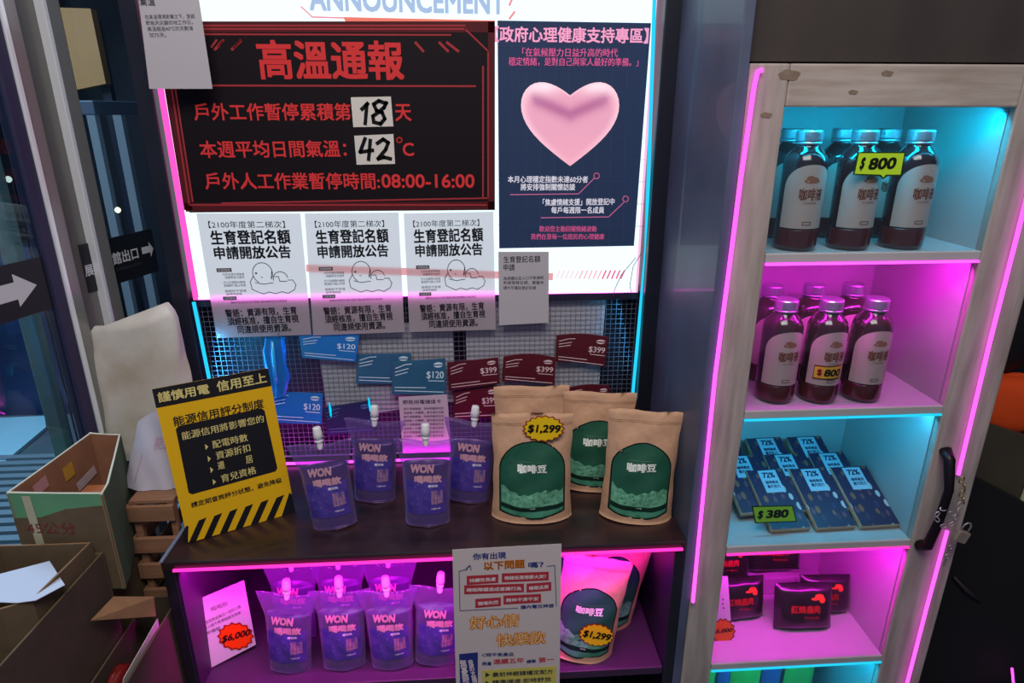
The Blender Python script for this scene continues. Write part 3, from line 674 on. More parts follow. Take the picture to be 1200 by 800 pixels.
lf.text([('C羥平衡產品', 565, 767, 602, 766, 5.5), ('銷量', 565, 777, 576, 777, 5.5), ('蟬聯', 617, 775, 628, 774, 5.5)], nv, bold=.015)
lf.text([('連續五年', 578, 775, 614, 773, 8), ('第一', 631, 773, 649, 772, 8)], ink('#c04a50'), bold=.02)
lf.fill([[(538, 766), (560, 764), (560, 852), (541, 856)]], nv)
lf.text([('無\n憂\n時\n代', 541, 791, 549, 790, 48), ('我\n的\n大\n腦\n保\n養', 552, 792, 558, 791, 50)], wt, bold=.02, lift=2)
lf.fill([[(565, 785), (652, 780), (650, 852), (566, 856)]], ink('#cfc45c'))
lf.text([('最前神經鏈穩定配方', 577, 790, 648, 786, 7), ('精準喝速·即時舒放', 577, 799, 646, 795, 7)], ink('#26304a'), bold=.014, lift=2)
lf.fill([[(569, 787), (574, 790), (569, 793)], [(569, 797), (574, 800), (569, 803)]], ink('#26304a'), name='printed_arrow', lift=2)

# ------------------------------------------------------------------ cabinet
X0, X1, XI0, XI1, YC0, YC1, ZC1 = .4435, 1.01, .511, .905, 1.082, 1.385, 1.672
cab = thing('cabinet', 'tall whitewashed wooden cabinet with five neon lit shelf bays', 'cabinet', (.72, 1.23, 0))
MB().box(X0, .462, 1.10, YC1, 0.02, ZC1-.003).build('side_panel', m_wood, cab, bevel=.002)
MB().box(.985, X1, 1.10, YC1, 0.02, ZC1-.003).build('side_panel', m_wood, cab, bevel=.002)
MB().box(XI0-.012, XI0, 1.10, YC1-.012, .05, 1.61).build('inner_lining', m_inner, cab)
MB().box(XI1, XI1+.012, 1.10, YC1-.012, .05, 1.61).build('inner_lining', m_inner, cab)
MB().box(.4625, .9845, YC1-.0115, YC1, .02, ZC1-.003).build('back_panel', m_inner, cab)
MB().box(.4625, .9845, 1.10, YC1-.012, 1.612, ZC1-.004).build('top_panel', m_woodh, cab)
SH = [1.367, 1.065, .758, .448, .14]
for z in SH:
    MB().box(XI0+.0005, XI1-.0005, 1.083, YC1-.012, z-.016, z).build('shelf', m_inner, cab, bevel=.0015)
# door frame of the cabinet
door = MB().box(XI0, XI1, YC0, 1.0995, 1.607, ZC1).build('door', m_woodh, cab, bevel=.003)
MB().box(XI0-.066, XI0-.0005, YC0, 1.0995, .03, ZC1).build('door_stile', m_wood, door, bevel=.003)
MB().box(XI1+.0005, 1.008, YC0, 1.0995, .03, ZC1).build('door_stile', m_wood, door, bevel=.003)
# brown stains and knots on the frame
for (cx_, cy_, r_) in ((1040, 86, 5), (925, 88, 9), (1000, 108, 4), (898, 135, 5)):
    q = onY(cx_, cy_, YC0-.0006); s_ = r_*.0015
    MB().slab([(q.x+s_*1.3*math.cos(a/24*2*math.pi)*(1+.08*math.sin(a*1.3)), q.y, q.z+s_*.6*math.sin(a/24*2*math.pi)*(1+.15*math.sin(a))) for a in range(24)], (0, .0004, 0)).build('knot', m_knot, door)
neon('neon_strip', 'pink neon strip down the left edge of the whitewashed cabinet', [onY(893, 82, 1.078), onY(888, 84, 1.075), onY(884, 100, 1.074), onY(868, 210, 1.074), onY(838, 440, 1.074), onY(818, 640, 1.074), onY(812, 705, 1.074)], .0038, n_mag)
neon('neon_strip', 'pink neon strip down the upper right edge of the whitewashed cabinet', [onY(1215, 185, 1.074), onY(1160, 400, 1.074), onY(1123, 556, 1.074)], .0036, n_mag)
neon('neon_strip', 'pink neon strip on the cabinet right edge below the padlock', [onY(1110, 622, 1.074), onY(1085, 715, 1.074), onY(1060, 812, 1.074)], .0036, n_mag)
for i, (z, mt, nm) in enumerate(((1.3485, n_mag, 'magenta neon strip under the top shelf of the cabinet'), (1.0465, n_cyan, 'cyan neon strip under the second shelf of the cabinet'), (.7395, n_mag_dim, 'pink neon strip under the third shelf of the cabinet'), (.4295, n_cyan, 'cyan neon strip under the fourth shelf of the cabinet'))):
    neon('neon_strip', nm, [(XI0+.002, 1.083, z), (XI1-.002, 1.083, z)], .0026, mt)
for (zt, col, pw) in ((1.602, CY, 3.2), (1.345, MG, 2.7), (1.043, (.05, .62, 1), 2.4), (.736, MG, 3.4), (.426, (.0, .62, 1), 2.4)):
    k_ = .46 if col[0] < .5 else .62
    area('shelf_led', (.708, 1.105, zt-.002), (.708, 1.28, zt-.25), .37, .015, pw*k_, col)
pane = MB().box(XI0, XI1, 1.0860, 1.0875, .06, 1.606).build('glass_pane', glass('cabinet_glass', '#f2f6f8'), door)

# handle, chain, padlock, keys
hd = onY(1112, 530, 1.07); hb = onY(1082, 642, 1.07)
tag(MB().tube([Vector((hd.x, 1.081, hd.z)), Vector((hd.x-.002, 1.062, hd.z-.012)), Vector(((hd.x+hb.x)/2+.004, 1.050, (hd.z+hb.z)/2+.04)), Vector(((hd.x+hb.x)/2, 1.050, (hd.z+hb.z)/2-.03)), Vector((hb.x+.002, 1.062, hb.z+.012)), Vector((hb.x, 1.081, hb.z))], [.012, .0105, .0085, .0085, .0105, .013], 10).build('pull_handle', pm('black_iron', '#1c1218', .4, metal=.5), smooth=True), 'black iron pull handle on the right stile of the cabinet', 'handle')
m_brass = pm('aged_brass', '#a99a6a', .35, metal=.8)
m_pinkm = pm('dull_steel', '#b7a9ae', .4, metal=.55)
ch = thing('chain', 'small brass and steel chain looped around the black handle', 'chain', onY(1128, 575, 1.06))
def link(parent, c, r, ang, mat, tilt=0, name='link'):
    pts = []
    for k in range(12):
        a = 2*math.pi*k/12; v = Vector((r*.6*math.cos(a), 0, r*math.sin(a)))
        v = Matrix.Rotation(tilt, 3, 'Z') @ v; v = Matrix.Rotation(ang, 3, 'Y') @ v
        pts.append(Vector(c)+v)
    return MB().tube(pts, r*.2, 6, closed=True).build(name, mat, parent, smooth=True)
cpts = [(1127, 562), (1130, 570), (1127, 578), (1129, 586), (1124, 592), (1122, 599), (1120, 606)]
for k, (a, b) in enumerate(cpts): link(ch, onY(a, b, 1.045), .0075, .3*(-1)**k, m_brass if k < 4 else m_pinkm, 1.2*(k % 2))
for k in range(9):
    a = k*.9; link(ch, onY(1108+11*math.cos(a), 606+8*math.sin(a)*(.7+.3*(k % 3)), 1.043+.002*(k % 2)), .0065, a, m_pinkm, .8*(k % 2))
q = onY(1126, 628, 1.045)
pl = thing('padlock', 'worn steel padlock hanging from the chain on the cabinet', 'padlock', (q.x, 1.045, q.z-.016))
Rm = Matrix.Translation(q) @ Matrix.Rotation(math.radians(20), 4, 'Y')
MB().box(-.014, .014, -.006, .006, -.013, .013, Rm).build('lock_body', pm('tarnished_steel', '#a8988c', .45, metal=.4, noise=.3, nscale=60), pl, bevel=.0025)
MB().tube([Rm @ Vector(v) for v in ((-.008, 0, .012), (-.008, 0, .026), (-.003, 0, .032), (.003, 0, .032), (.008, 0, .026), (.008, 0, .012))], .0018, 8).build('shackle', m_chrome, pl, smooth=True)
def key(label, x, y, sc, ang):
    c = onY(x, y, 1.042); k = thing('key', label, 'key', c, group='keys hanging from the padlock')
    R_ = lambda v: c + Matrix.Rotation(ang, 3, 'Y') @ (Vector(v)*sc)
    MB().tube([R_((.006*math.cos(a*.6283), 0, .006*math.sin(a*.6283))) for a in range(10)], .0018*sc, 6, closed=True).build('bow', m_chrome, k, smooth=True)
    MB().slab([R_(v) for v in ((-.0018, 0, -.006), (.0018, 0, -.006), (.0018, 0, -.022), (0, 0, -.025), (-.0018, 0, -.022), (-.0035, 0, -.019), (-.0018, 0, -.017), (-.0035, 0, -.014), (-.0018, 0, -.012))], (0, .0012, 0)).build('blade', m_chrome, k)
key('upper small key on the padlock ring', 1114, 641, .8, .3); key('lower key hanging below the padlock', 1110, 652, 1.0, .1)
tag(MB().tube([onY(1118, 676, 1.293), onY(1133, 692, 1.293), onY(1150, 705, 1.293)], [.003, .006, .002], 8).build('strap_end', pm('dark_grey_strap', '#3a3038', .5), smooth=True), 'dim grey strap end in the dark right of the cabinet', 'strap')

# ------------------------------------------------------------------ coffee bottles
m_glassb = pm('dark_brown_bottle', '#2a1214', .12, coat=.6, spec=.6)
m_lab = pm('bottle_label_paper', '#b5a39b', .7)
m_liq = pm('bottle_base_tint', '#4a1a18', .15, coat=.5)
def make_bottle():
    t = thing('coffee_bottle', 'bottle', 'bottle')
    r = .0363
    MB().lathe([(r-.004, 0), (r-.001, .002), (r, .006), (r, .150), (r-.003, .160), (r-.010, .169), (.020, .175), (.0185, .178), (.0185, .184)], 32).build('glass_body', m_glassb, t, smooth=True)
    MB().lathe([(r+.0001, .006), (r+.0003, .008), (r+.0003, .036), (r+.0001, .037)], 32).build('base_band', m_liq, t, smooth=True)
    MB().lathe([(.0212, .1845), (.0216, .186), (.0216, .2005), (.0205, .2025), (.0195, .2030)], 32).build('cap', m_silver, t, smooth=False)
    MB().lathe([(.0205, .1790), (.0218, .1800), (.0218, .1830), (.0205, .1840)], 24).build('neck_ring', m_silver, t, smooth=True)
    C_ = lambda l: (lambda x, z: Vector(((r+l)*math.sin(x/r), -(r+l)*math.cos(x/r), z)))
    A = .046
    def f(u, v):
        x = A*math.sin((2*u-1)*math.pi/2); top = .108+.040*math.sqrt(max(0, 1-(x/A)**2)); return C_(.0005)(x, .040+(top-.040)*v)
    lb_ = MB().grid(f, 24, 6).build('label', m_lab, t, smooth=True)
    br = ink('#6d3a28')
    text_on(lb_, '咖啡液', C_(.0008), -.0185, .0225, .0985, .0205, br, .028)
    text_on(lb_, 'COFFEE', C_(.0008), -.010, .012, .084, .0035, br, .0)
    mb = MB()
    for (cx_, cz, a, b) in ((.0, .121, .0135, .0042), (-.003, .1255, .007, .0045), (.005, .1235, .006, .004)):
        pts = [(cx_+a*math.cos(k/12*2*math.pi), cz+b*math.sin(k/12*2*math.pi)) for k in range(12)]
        mb.add([C_(.0008+.0001*a*100)(cx_, cz)]+[C_(.0008+.0001*a*100)(*p) for p in pts], [(0, i+1, (i+1) % 12+1) for i in range(12)])
    mb.build('bean_mark', ink('#94624c'), lb_)
    mb = MB()
    for seg in (((-.007, .051), (.007, .051)), ((-.007, .046), (.007, .046))): mb.grid(lambda u, v: C_(.0008)(seg[0][0]+.014*u, seg[0][1]+.0012*v), 6, 1)
    for xx in (-.0075, .0065): mb.grid(lambda u, v: C_(.0008)(xx+.0012*u, .046+.006*v), 1, 1)
    mb.build('volume_box', ink('#4a2620'), lb_)
    return t
bot = make_bottle(); first = True
for (grp, z, rows) in (('coffee bottles on the cyan lit top shelf', SH[0], [(.583, 1.130, 'left bottle of the front row on the cyan top shelf'), (.682, 1.130, 'middle front bottle behind the green 800 tag on the top shelf'), (.782, 1.130, 'right bottle of the front row on the cyan top shelf'), (.608, 1.243, 'left bottle of the back row on the cyan top shelf'), (.708, 1.243, 'middle bottle of the back row on the cyan top shelf'), (.796, 1.243, 'right bottle of the back row on the cyan top shelf')]),
                       ('coffee bottles on the magenta lit second shelf', SH[1], [(.592, 1.142, 'left bottle of the front row on the magenta second shelf'), (.677, 1.137, 'middle front bottle wearing the yellow 800 tag on the second shelf'), (.766, 1.137, 'right bottle of the front row on the magenta second shelf'), (.613, 1.246, 'left bottle of the back row on the magenta second shelf'), (.700, 1.246, 'middle bottle of the back row on the magenta second shelf'), (.783, 1.246, 'right bottle of the back row on the magenta second shelf')])):
    for (x, y, lab) in rows:
        b = bot if first else dup(bot); first = False
        b.location = (x, y, z+.0008); b['label'] = lab; b['group'] = grp; b.rotation_euler = (0, 0, math.radians(random.uniform(-5, 5)))
# price tags
tg = Sheet('price_tag', 'lime green 800 speech bubble tag on the glass before the top shelf bottles', 'price tag', [(1005, 178), (1061, 178), (1056, 206), (1000, 205)], outline=[(1005, 178), (1061, 178), (1056, 206), (1040, 206), (1035, 210), (1031, 206), (1000, 205)], mat=ink('#1c3a1a'), thick=.0015, **Yp(1.0842))
tg.fill([[(1006.5, 179.5), (1059.5, 179.5), (1055, 204.5), (1038, 204.5), (1035, 208), (1032, 204.5), (1001.5, 203.5)]], ink('#a9cf2c', .12))  # slight emission added to lighten the tag face
tg.text([('$', 1008, 192, 1013, 192, 15), ('800', 1018, 192, 1050, 191, 13)], ink('#141a10'), bold=.035, lift=2, shear=.12)
r = .0363; bx, by_ = .677, 1.137
def cyl(x, z): a = x/r-.12; return Vector((bx+(r+.0016)*math.sin(a), by_-(r+.0016)*math.cos(a), z))
t2 = thing('price_tag', 'yellow 800 tag wrapped on the middle bottle of the second shelf', 'price tag', (bx, by_-r, 1.115))
MB().grid(lambda u, v: cyl(-.026+.052*u, 1.118+.028*v+.002*u), 12, 2).build('tag_border', ink('#5c1a14'), t2)
MB().grid(lambda u, v: cyl(-.025+.050*u, 1.1205+.023*v+.002*u) + Vector((0, -.0004, 0)), 12, 2).build('tag_face', ink('#e0b53a'), t2)
text_on(t2, '800', lambda x, z: cyl(x, z)+Vector((0, -.0009, 0)), -.008, .024, 1.133, .015, ink('#141012'), .035, shear=.1)
text_on(t2, '$', lambda x, z: cyl(x, z)+Vector((0, -.0009, 0)), -.020, -.012, 1.132, .015, ink('#7a1420'), .04)

# ------------------------------------------------------------------ chocolate bars
m_choc = voro('chocolate_terrazzo_print', '#2a1a3c', ['#6a3c4a', '#b3aaa8', '#4a2a44', '#7f8f8c', '#8a5238', '#3a2850'], 48, .36)
def make_bar():
    t = thing('chocolate_bar', 'bar', 'chocolate bar'); w, L, h = .087, .152, .012
    MB().box(-w/2, w/2, 0, L, 0, h).build('carton', m_kraft, t, bevel=.0012)
    MB().box(-w/2+.001, w/2-.001, .001, L-.001, h+.0001, h+.0006).build('printed_sleeve', m_choc, t)
    MB().box(-.018, .024, L-.062, L-.004, h+.0008, h+.0012).build('label', ink('#9fb4c4'), t)
    P = lambda x, z: Vector((x, z, h+.0016)); dk_ = ink('#141c3a')
    text_on(t, '72%', P, -.011, .017, L-.017, .015, dk_, .03)
    text_on(t, '咖啡果皮', P, -.011, .019, L-.036, .0085, dk_, .03)
    text_on(t, '黑巧克力', P, -.011, .019, L-.047, .0085, dk_, .03)
    return t
bar = make_bar(); first = True; inc = math.radians(24)
for ri, (dy, dz, xs, xo) in enumerate(((0, 0, (.658, .757, .854), 0), (.046, .012, (.610, .715, .822), 0), (.094, .030, (.585, .690, .790), 0))):
    for k, x in enumerate(xs):
        b = bar if first else dup(bar); first = False
        b['label'] = '%s chocolate bar in the %s row on the cyan third shelf' % (('left', 'middle', 'right')[k], ('front', 'second', 'back')[ri])
        b['group'] = 'terrazzo patterned chocolate bars on the third shelf'
        b.location = (x+.004, 1.122+dy, SH[2]+.002+dz); b.rotation_euler = (inc, 0, math.radians((3, 2, 2)[k]))
tg = Sheet('price_tag', 'lime green 380 tag in front of the left chocolate bar', 'price tag', [(881, 593), (929, 592), (934, 611), (885, 613)], mat=ink('#17301c'), thick=.0015, **Yp(1.112))
tg.fill([[(882.5, 594), (928, 593), (932.5, 610), (886, 611.5)]], ink('#8fc83c', .08))  # small glow put into this tag's green as well
tg.text([('$', 888, 603, 894, 603, 12), ('380', 898, 602, 924, 601, 11)], ink('#142010'), bold=.04, lift=2)

# ------------------------------------------------------------------ black food packs on the fourth shelf
m_pack = pm('black_pack_film', '#1d1018', .3, noise=.3, nscale=20, bump=.3, coat=.4)
og2 = ink('#96301e')
def make_pack(w, h, d):
    t = thing('food_pack', 'pack', 'food pack')
    def S(x, z, side=-1, lift=0):
        u, v = x/(w/2), z/h*2-1; k = (max(0, 1-abs(u)**4)*max(0, 1-abs(v)**5))**.5
        return Vector((x, side*(d/2*k+.001+lift) + .0012*math.sin(x*120+z*90)*k, z))
    mb = MB().grid(lambda u, v: S((u-.5)*w, v*h, -1), 18, 14); n0 = len(mb.v); mb.grid(lambda u, v: S((u-.5)*w, v*h, 1), 18, 14)
    mb.build('pack_body', m_pack, t, smooth=True)
    F = lambda x, z: S(x, z, -1, .0012)
    text_on(t, '紅燒蟲肉', F, -w*.28, w*.22, h*.52, h*.18, og2, .03)
    text_on(t, 'RED BRAISED', F, -w*.05, w*.2, h*.34, h*.05, og2, .01)
    mb = MB()
    for (cx_, cz, a, b) in ((w*.20, h*.80, .009, .005), (w*.25, h*.72, .006, .007), (w*.13, h*.74, .008, .003)):
        mb.add([F(cx_, cz)]+[F(cx_+a*math.cos(k/10*2*math.pi), cz+b*math.sin(k/10*2*math.pi)) for k in range(10)], [(0, i+1, (i+1) % 10+1) for i in range(10)])
    mb.build('flame_mark', ink('#d8622a'), t)
    return t
pk0 = make_pack(.118, .096, .04); first = True
for (x, y, z, rx, ry, rz, sc, lab) in ((.622, 1.215, 0, -12, 0, 4, 1.08, 'black pack with orange lettering lower left on the fourth shelf'),
                                       (.762, 1.175, 0, -14, 0, -2, 1.15, 'largest black pack with red lettering in the middle of the fourth shelf'),
                                       (.838, 1.222, 0, -12, 0, -3, 1.0, 'black pack on the right, half behind the middle one on the fourth shelf'),
                                       (.612, 1.290, .052, -12, 0, 2, 1.05, 'black pack set back in the upper left of the fourth shelf'),
                                       (.740, 1.312, .055, -12, 0, 0, 1.25, 'black pack set back behind the middle pack on the fourth shelf')):
    b = pk0 if first else dup(pk0); first = False
    b.location = (x, y, SH[3]+.002+z); b.rotation_euler = (math.radians(rx), math.radians(ry), math.radians(rz)); b.scale = (sc,)*3; b['label'] = lab; b['group'] = 'black meat packs on the fourth shelf'
tag(MB().box(.560, .80, 1.29, 1.345, SH[3]+.0005, SH[3]+.05).build('riser_block', m_inner, bevel=.002), 'low white riser under the rear black packs', 'riser')
fc = Sheet('price_placard', 'narrow pink lit placard at the left of the fourth shelf behind the door stile', 'placard', [(836, 676), (853, 675), (857, 735), (838, 737)], mat=pm('placard_white', '#d8d2dc', .7), thick=.001, **Yp(1.15))
fc.fill([burst(847, 739, 15, 15.5, 14, .13)], ink('#7a2410'), name='sticker_outline', lift=2)
fc.fill([burst(847, 739, 13.5, 13.8, 14, .12)], ink('#e2762c'), name='price_sticker', lift=3)
fc.text([('$5,000', 834, 740, 858, 737, 6.5)], ink('#2a0a14'), bold=.03, lift=5, shear=.15)
fc.fill([circ(847, 702, 1, 1, 6)[:-1], circ(847, 707, 1, 1, 6)[:-1], circ(848, 712, 1, 1, 6)[:-1]], kk, lift=1)
# fifth shelf packets
for i, (x, w, col, lab) in enumerate(((.548, .075, '#4fae4a', 'left green packet standing on the bottom cabinet shelf'), (.605, .035, '#3a5a94', 'narrow blue packet between the green packets on the bottom shelf'), (.662, .078, '#54b24c', 'middle green packet standing on the bottom cabinet shelf'), (.728, .05, '#38568c', 'wider blue packet on the bottom shelf right of the middle green one'), (.800, .075, '#4faa50', 'right green packet with a white tag on the bottom cabinet shelf'))):
    m_ = pm('packet_'+col, col, .4, noise=.15, nscale=10, coat=.3)
    d = .03
    mb = MB().grid(lambda u, v: Vector((x+(u-.5)*w, 1.21-(d/2)*math.sqrt(max(0, 1-(2*u-1)**2))*(1-v)**.6-.001, SH[4]+.001+.262*v)), 10, 10)
    mb.grid(lambda u, v: Vector((x+(u-.5)*w, 1.21+(d/2)*math.sqrt(max(0, 1-(2*u-1)**2))*(1-v)**.6+.001, SH[4]+.001+.262*v)), 10, 10)
    o = tag(mb.build('snack_packet', m_, smooth=True), lab, 'packet', 'packets on the bottom cabinet shelf')
    if i == 4:
        MB().box(x-.022, x+.022, 1.192, 1.1935, SH[4]+.21, SH[4]+.250).build('white_tag', m_white, o)

# ------------------------------------------------------------------ dark area right of the cabinet
bk = thing('side_table', 'black draped side table in the dark right of the cabinet', 'table', (1.5, 1.2, 0))
MB().slab([onY(1128, 552, 1.30)+Vector((.0, 0, 0)), onY(1200, 589, 1.30), onY(1290, 640, 1.30), Vector((1.7, 1.30, .02)), Vector((1.14, 1.30, .02))], (0, .035, 0)).build('black_drape', pm('black_cloth', '#0d0b12', .8), bk)
tag(MB().slab([onY(1130, 500, 1.34), onY(1145, 492, 1.34), onY(1260, 530, 1.34), onY(1260, 625, 1.34), onY(1132, 556, 1.34)], (0, .02, 0)).build('olive_board', pm('olive_brown_board', '#4d4638', .7, noise=.3, nscale=5)), 'olive brown board leaning behind the black side table', 'board')
tag(MB().slab([onY(1196, 588, 1.333), onY(1206, 560, 1.333), onY(1212, 560, 1.333), onY(1212, 600, 1.333)], (0, .004, 0)).build('light_patch', pm('pale_green_light', '#c3d0a8', .6)), 'pale green patch painted as light at the right edge by the olive board', 'light patch')  # pale shape coloured as the green-white light beside the board
def lump(c, rx, ry, rz, mat, name, seed, parent=None, nu=24, nv=14, e=.08, p=.8):
    c = Vector(c)
    def f(u, v):
        a = 2*math.pi*u; b = math.pi*(v-.5); k = 1+e*math.sin(3*a+seed+4*b)+e*.6*math.sin(5*b+7*a+seed)
        sg = lambda q: math.copysign(abs(q)**p, q)
        return c+Vector((rx*sg(math.cos(a))*sg(math.cos(b))*k, ry*sg(math.sin(a))*sg(math.cos(b))*k, rz*sg(math.sin(b))*(k if abs(v-.5) < .49 else 1)))
    return MB().grid(f, nu, nv).build(name, mat, parent, smooth=True)
q = onY(1185, 468, 1.36)
tag(lump((q.x+.015, 1.42, q.z-.04), .155, .05, .082, pm('orange_fabric', '#f05010', .75, noise=.1, nscale=20, bump=.2), 'orange_cloth', 2, e=.03), 'bundle of bright orange fabric right of the cabinet', 'cloth')
q = onY(1190, 400, 1.40)
tag(lump((q.x+.02, 1.46, q.z), .075, .05, .105, pm('black_bag_fabric', '#0e0c10', .6), 'black_bag', 5, e=.03), 'round black bag above the orange fabric at the right edge', 'bag')
neon('neon_strip', 'short magenta neon end in the lower right corner', [onY(1186, 783, 1.25), onY(1189, 815, 1.25)], .003, n_mag)

# ------------------------------------------------------------------ sliding glass doors on the left
az = math.radians(16); T = Vector((math.sin(az), math.cos(az), 0)); NN = Vector((math.cos(az), -math.sin(az), 0)); P0 = Vector((-.78, 1.5, 0))
def dp(s, z, off=0): return P0 + T*s + NN*off + Vector((0, 0, z))
DM = Matrix(((T.x, NN.x, 0, P0.x), (T.y, NN.y, 0, P0.y), (0, 0, 1, 0), (0, 0, 0, 1)))   # local x along door, y towards the room
def dbox(mb, s0, s1, o0, o1, z0, z1): return mb.box(s0, s1, o0, o1, z0, z1, DM)
m_dglass = glass('door_glass', '#d8e4ea')
d1 = bpy.data.objects.new('door_1', None); COL.objects.link(d1); d1.location = dp(-.4, 0); struct(d1)
dbox(MB(), -1.6, -.202, -.008, -.002, .02, 2.5).build('glass_pane', m_dglass, d1)
dbox(MB(), -.202, -.176, -.022, .006, 0, 2.5).build('dark_stile', m_rubber, d1, bevel=.002)
dbox(MB(), -.176, -.166, -.022, .010, 0, 2.5).build('highlight_strip', pm('painted_highlight', '#e8eef4', .2, metal=.2), d1, bevel=.0015)  # near-white strip painted as the highlight along the stile
dbox(MB(), -.166, -.138, -.020, .006, 0, 2.5).build('chrome_stile', m_chrome, d1, bevel=.003)
d2 = bpy.data.objects.new('door_2', None); COL.objects.link(d2); d2.location = dp(.05, 0); struct(d2)
dbox(MB(), -.138, -.070, -.034, -.026, .02, 2.5).build('smoked_pane', pm('smoked_grey_glass', '#6f6e6b', .25, coat=.4, noise=.2, nscale=6), d2)
dbox(MB(), -.070, -.060, -.034, -.006, 0, 2.5).build('highlight_strip', _M['painted_highlight'], d2, bevel=.0015)  # painted highlight strip of the far leaf
dbox(MB(), -.060, -.028, -.034, -.008, 0, 2.5).build('chrome_stile', m_chrome, d2, bevel=.003)
dbox(MB(), -.028, .42, -.030, -.024, .02, 2.5).build('glass_pane', m_dglass, d2)
struct(MB().box(-.66, -.60, 1.60, 1.64, 0, 2.9).build('wall_left', m_black))
# black sticker bands with arrows
def band(s0, s1, off, name, label):
    o = tag(dbox(MB(), s0, s1, off, off+.0006, 1.230, 1.334).build(name, pm('black_vinyl', '#12161c', .45)), label, 'sticker')
    return o
bd = band(-.40, -.203, -.0018, 'sticker_band', 'black sticker band with large white right arrow on the near glass leaf')
F = lambda l: (lambda s, z: dp(s, z, l))
mb = MB(); pts = [(-.345, 1.266), (-.272, 1.266), (-.272, 1.251), (-.228, 1.283), (-.272, 1.315), (-.272, 1.299), (-.345, 1.299)]
mb.add([dp(a, b, -.0009) for a, b in pts], [tuple(range(7))]).build('arrow', ink('#c9cdd2'), bd)
bd2 = band(-.095, .118, -.0236, 'sticker_band', 'black exit direction band with white characters on the far glass leaf')
bd2.data.transform(Matrix.Identity(4))
text_on(bd2, '館出口', F(-.0225), -.015, .062, 1.287, .028, ink('#c9cdd2'), .02)
text_on(bd2, '展', F(-.0225), -.093, -.071, 1.277, .024, ink('#c9cdd2'), .02)
text_on(bd2, 'Exhibition Exit', F(-.0225), -.010, .065, 1.262, .008, ink('#3a4048'), .0)
pts = [(.075, 1.280), (.100, 1.280), (.100, 1.268), (.112, 1.287), (.100, 1.306), (.100, 1.296), (.075, 1.296)]
MB().add([dp(a, b, -.0225) for a, b in pts], [tuple(range(7))]).build('arrow', ink('#c9cdd2'), bd2)

# ------------------------------------------------------------------ world beyond the glass
struct(MB().box(-6, -.91, -2, 6, -.05, 0).build('floor_outside', pm('outside_paving', '#66707c', .35, noise=.3, nscale=2)))
struct(MB().box(-6, -.62, 4.2, 4.3, 0, 4).build('wall_outside', pm('outside_dark_wall', '#20242e', .7, noise=.5, nscale=1.2)))
struct(MB().box(-.64, -.60, 1.64, 4.2, 0, 3).build('wall_passage', pm('passage_wall', '#2a2d3a', .6, noise=.3, nscale=2)))
def far(x, y, Y): return onY(x, y, Y)
a, b = far(48, 12, 3.4), far(118, 100, 3.4)
hoard = tag(MB().slab([far(40, 8, 3.4), far(106, 10, 3.4), far(124, 98, 3.4), far(66, 110, 3.4)], (0, .05, 0)).build('beige_hoarding', pm('beige_board', '#c4884c', .7, noise=.25, nscale=3)), 'beige board seen high through the far glass leaf', 'board')
for xx in (-2.02, -1.75): MB().box(xx, xx+.04, 3.451, 3.49, 0, 2.0).build('support_post', m_black, hoard)
dc = thing('display_case', 'pale blue glass display case seen through the far glass leaf', 'display case', far(120, 330, 2.6))
a, b = far(82, 128, 2.6), far(152, 330, 2.6)
MB().box(a.x, b.x, 2.6, 3.0, a.z-.02, a.z+.03).build('lid', pm('case_blue', '#6a7484', .4), dc, bevel=.004)
for xx in (a.x+.16, b.x-.02): MB().box(xx-.015, xx+.015, 2.6, 2.63, .0, a.z-.02).build('post', pm('case_pale_post', '#a4abb0', .35), dc)
MB().box(a.x, b.x, 2.63, 2.98, .0, .75).build('plinth', pm('case_plinth', '#3c4660', .5), dc)
MB().box(a.x+.01, b.x-.01, 2.615, 2.62, .76, a.z-.03).build('case_glass', m_dglass, dc)
for i, (x, y, r_, c, e, lab) in enumerate(((64, 55, .012, (1, .38, .08), 5, 'small orange lamp shining through the far glass leaf'), (138, 246, .010, (1, .8, .5), 5, 'small warm lamp below the display case lid'), (10, 210, .011, (.9, 1, .85), 1.2, 'small pale lamp seen through the near glass leaf'), (67, 463, .008, (.6, .9, 1), 4, 'upper small white light reflected low in the glass door'), (69, 473, .011, (.6, .9, 1), 4, 'lower small white light low in the glass door'))):
    Yl = 2.5; q = far(x, y, Yl)
    L_ = thing('lamp', lab, 'lamp', (q.x, q.y, 0))
    MB().tube([(q.x, q.y+.02, 0), (q.x, q.y+.02, q.z), (q.x, q.y, q.z)], .004, 6).build('pole', m_black, L_)
    MB().lathe([(r_*.3, -r_), (r_*.8, -r_*.6), (r_, 0), (r_*.8, r_*.6), (r_*.3, r_)], 12, q).build('bulb', emis('lamp_%d' % i, c, e), L_, smooth=True)
# pale green post and far furniture outside
p_ = onY(52, 460, 1.62); 
tag(MB().box(p_.x-.018, p_.x+.018, 1.62, 1.655, 0, 2.4).build('outdoor_post', pm('pale_green_post', '#86a39c', .4, noise=.2, nscale=8), bevel=.004), 'pale green upright post right behind the near glass leaf', 'post')
tag(MB().box(-3.0, -2.1, 3.45, 3.8, 0, .9).build('outdoor_counter', pm('blue_counter', '#1d3a66', .5, noise=.5, nscale=3)), 'dark blue counter outside beyond the near glass leaf', 'counter')
q = [onZ(-60, 560, .02), onZ(-60, 492, .02), onZ(52, 487, .02), onZ(54, 500, .02), onZ(0, 545, .02)]
tag(MB().slab(q, (0, 0, -.018)).build('outdoor_daylight_patch', pm('daylight_patch_paint', '#a6dcec', .6)), 'pale blue slab painted as daylight on the paving outside the door', 'mat')  # flat pale slab stands in for daylight falling on the paving
gr_ = thing('shadow_stripe_slats', 'slats laid as blind shadow stripes on the floor outside the near glass leaf', 'shadow stripes', (-2.0, 2.35, 0))
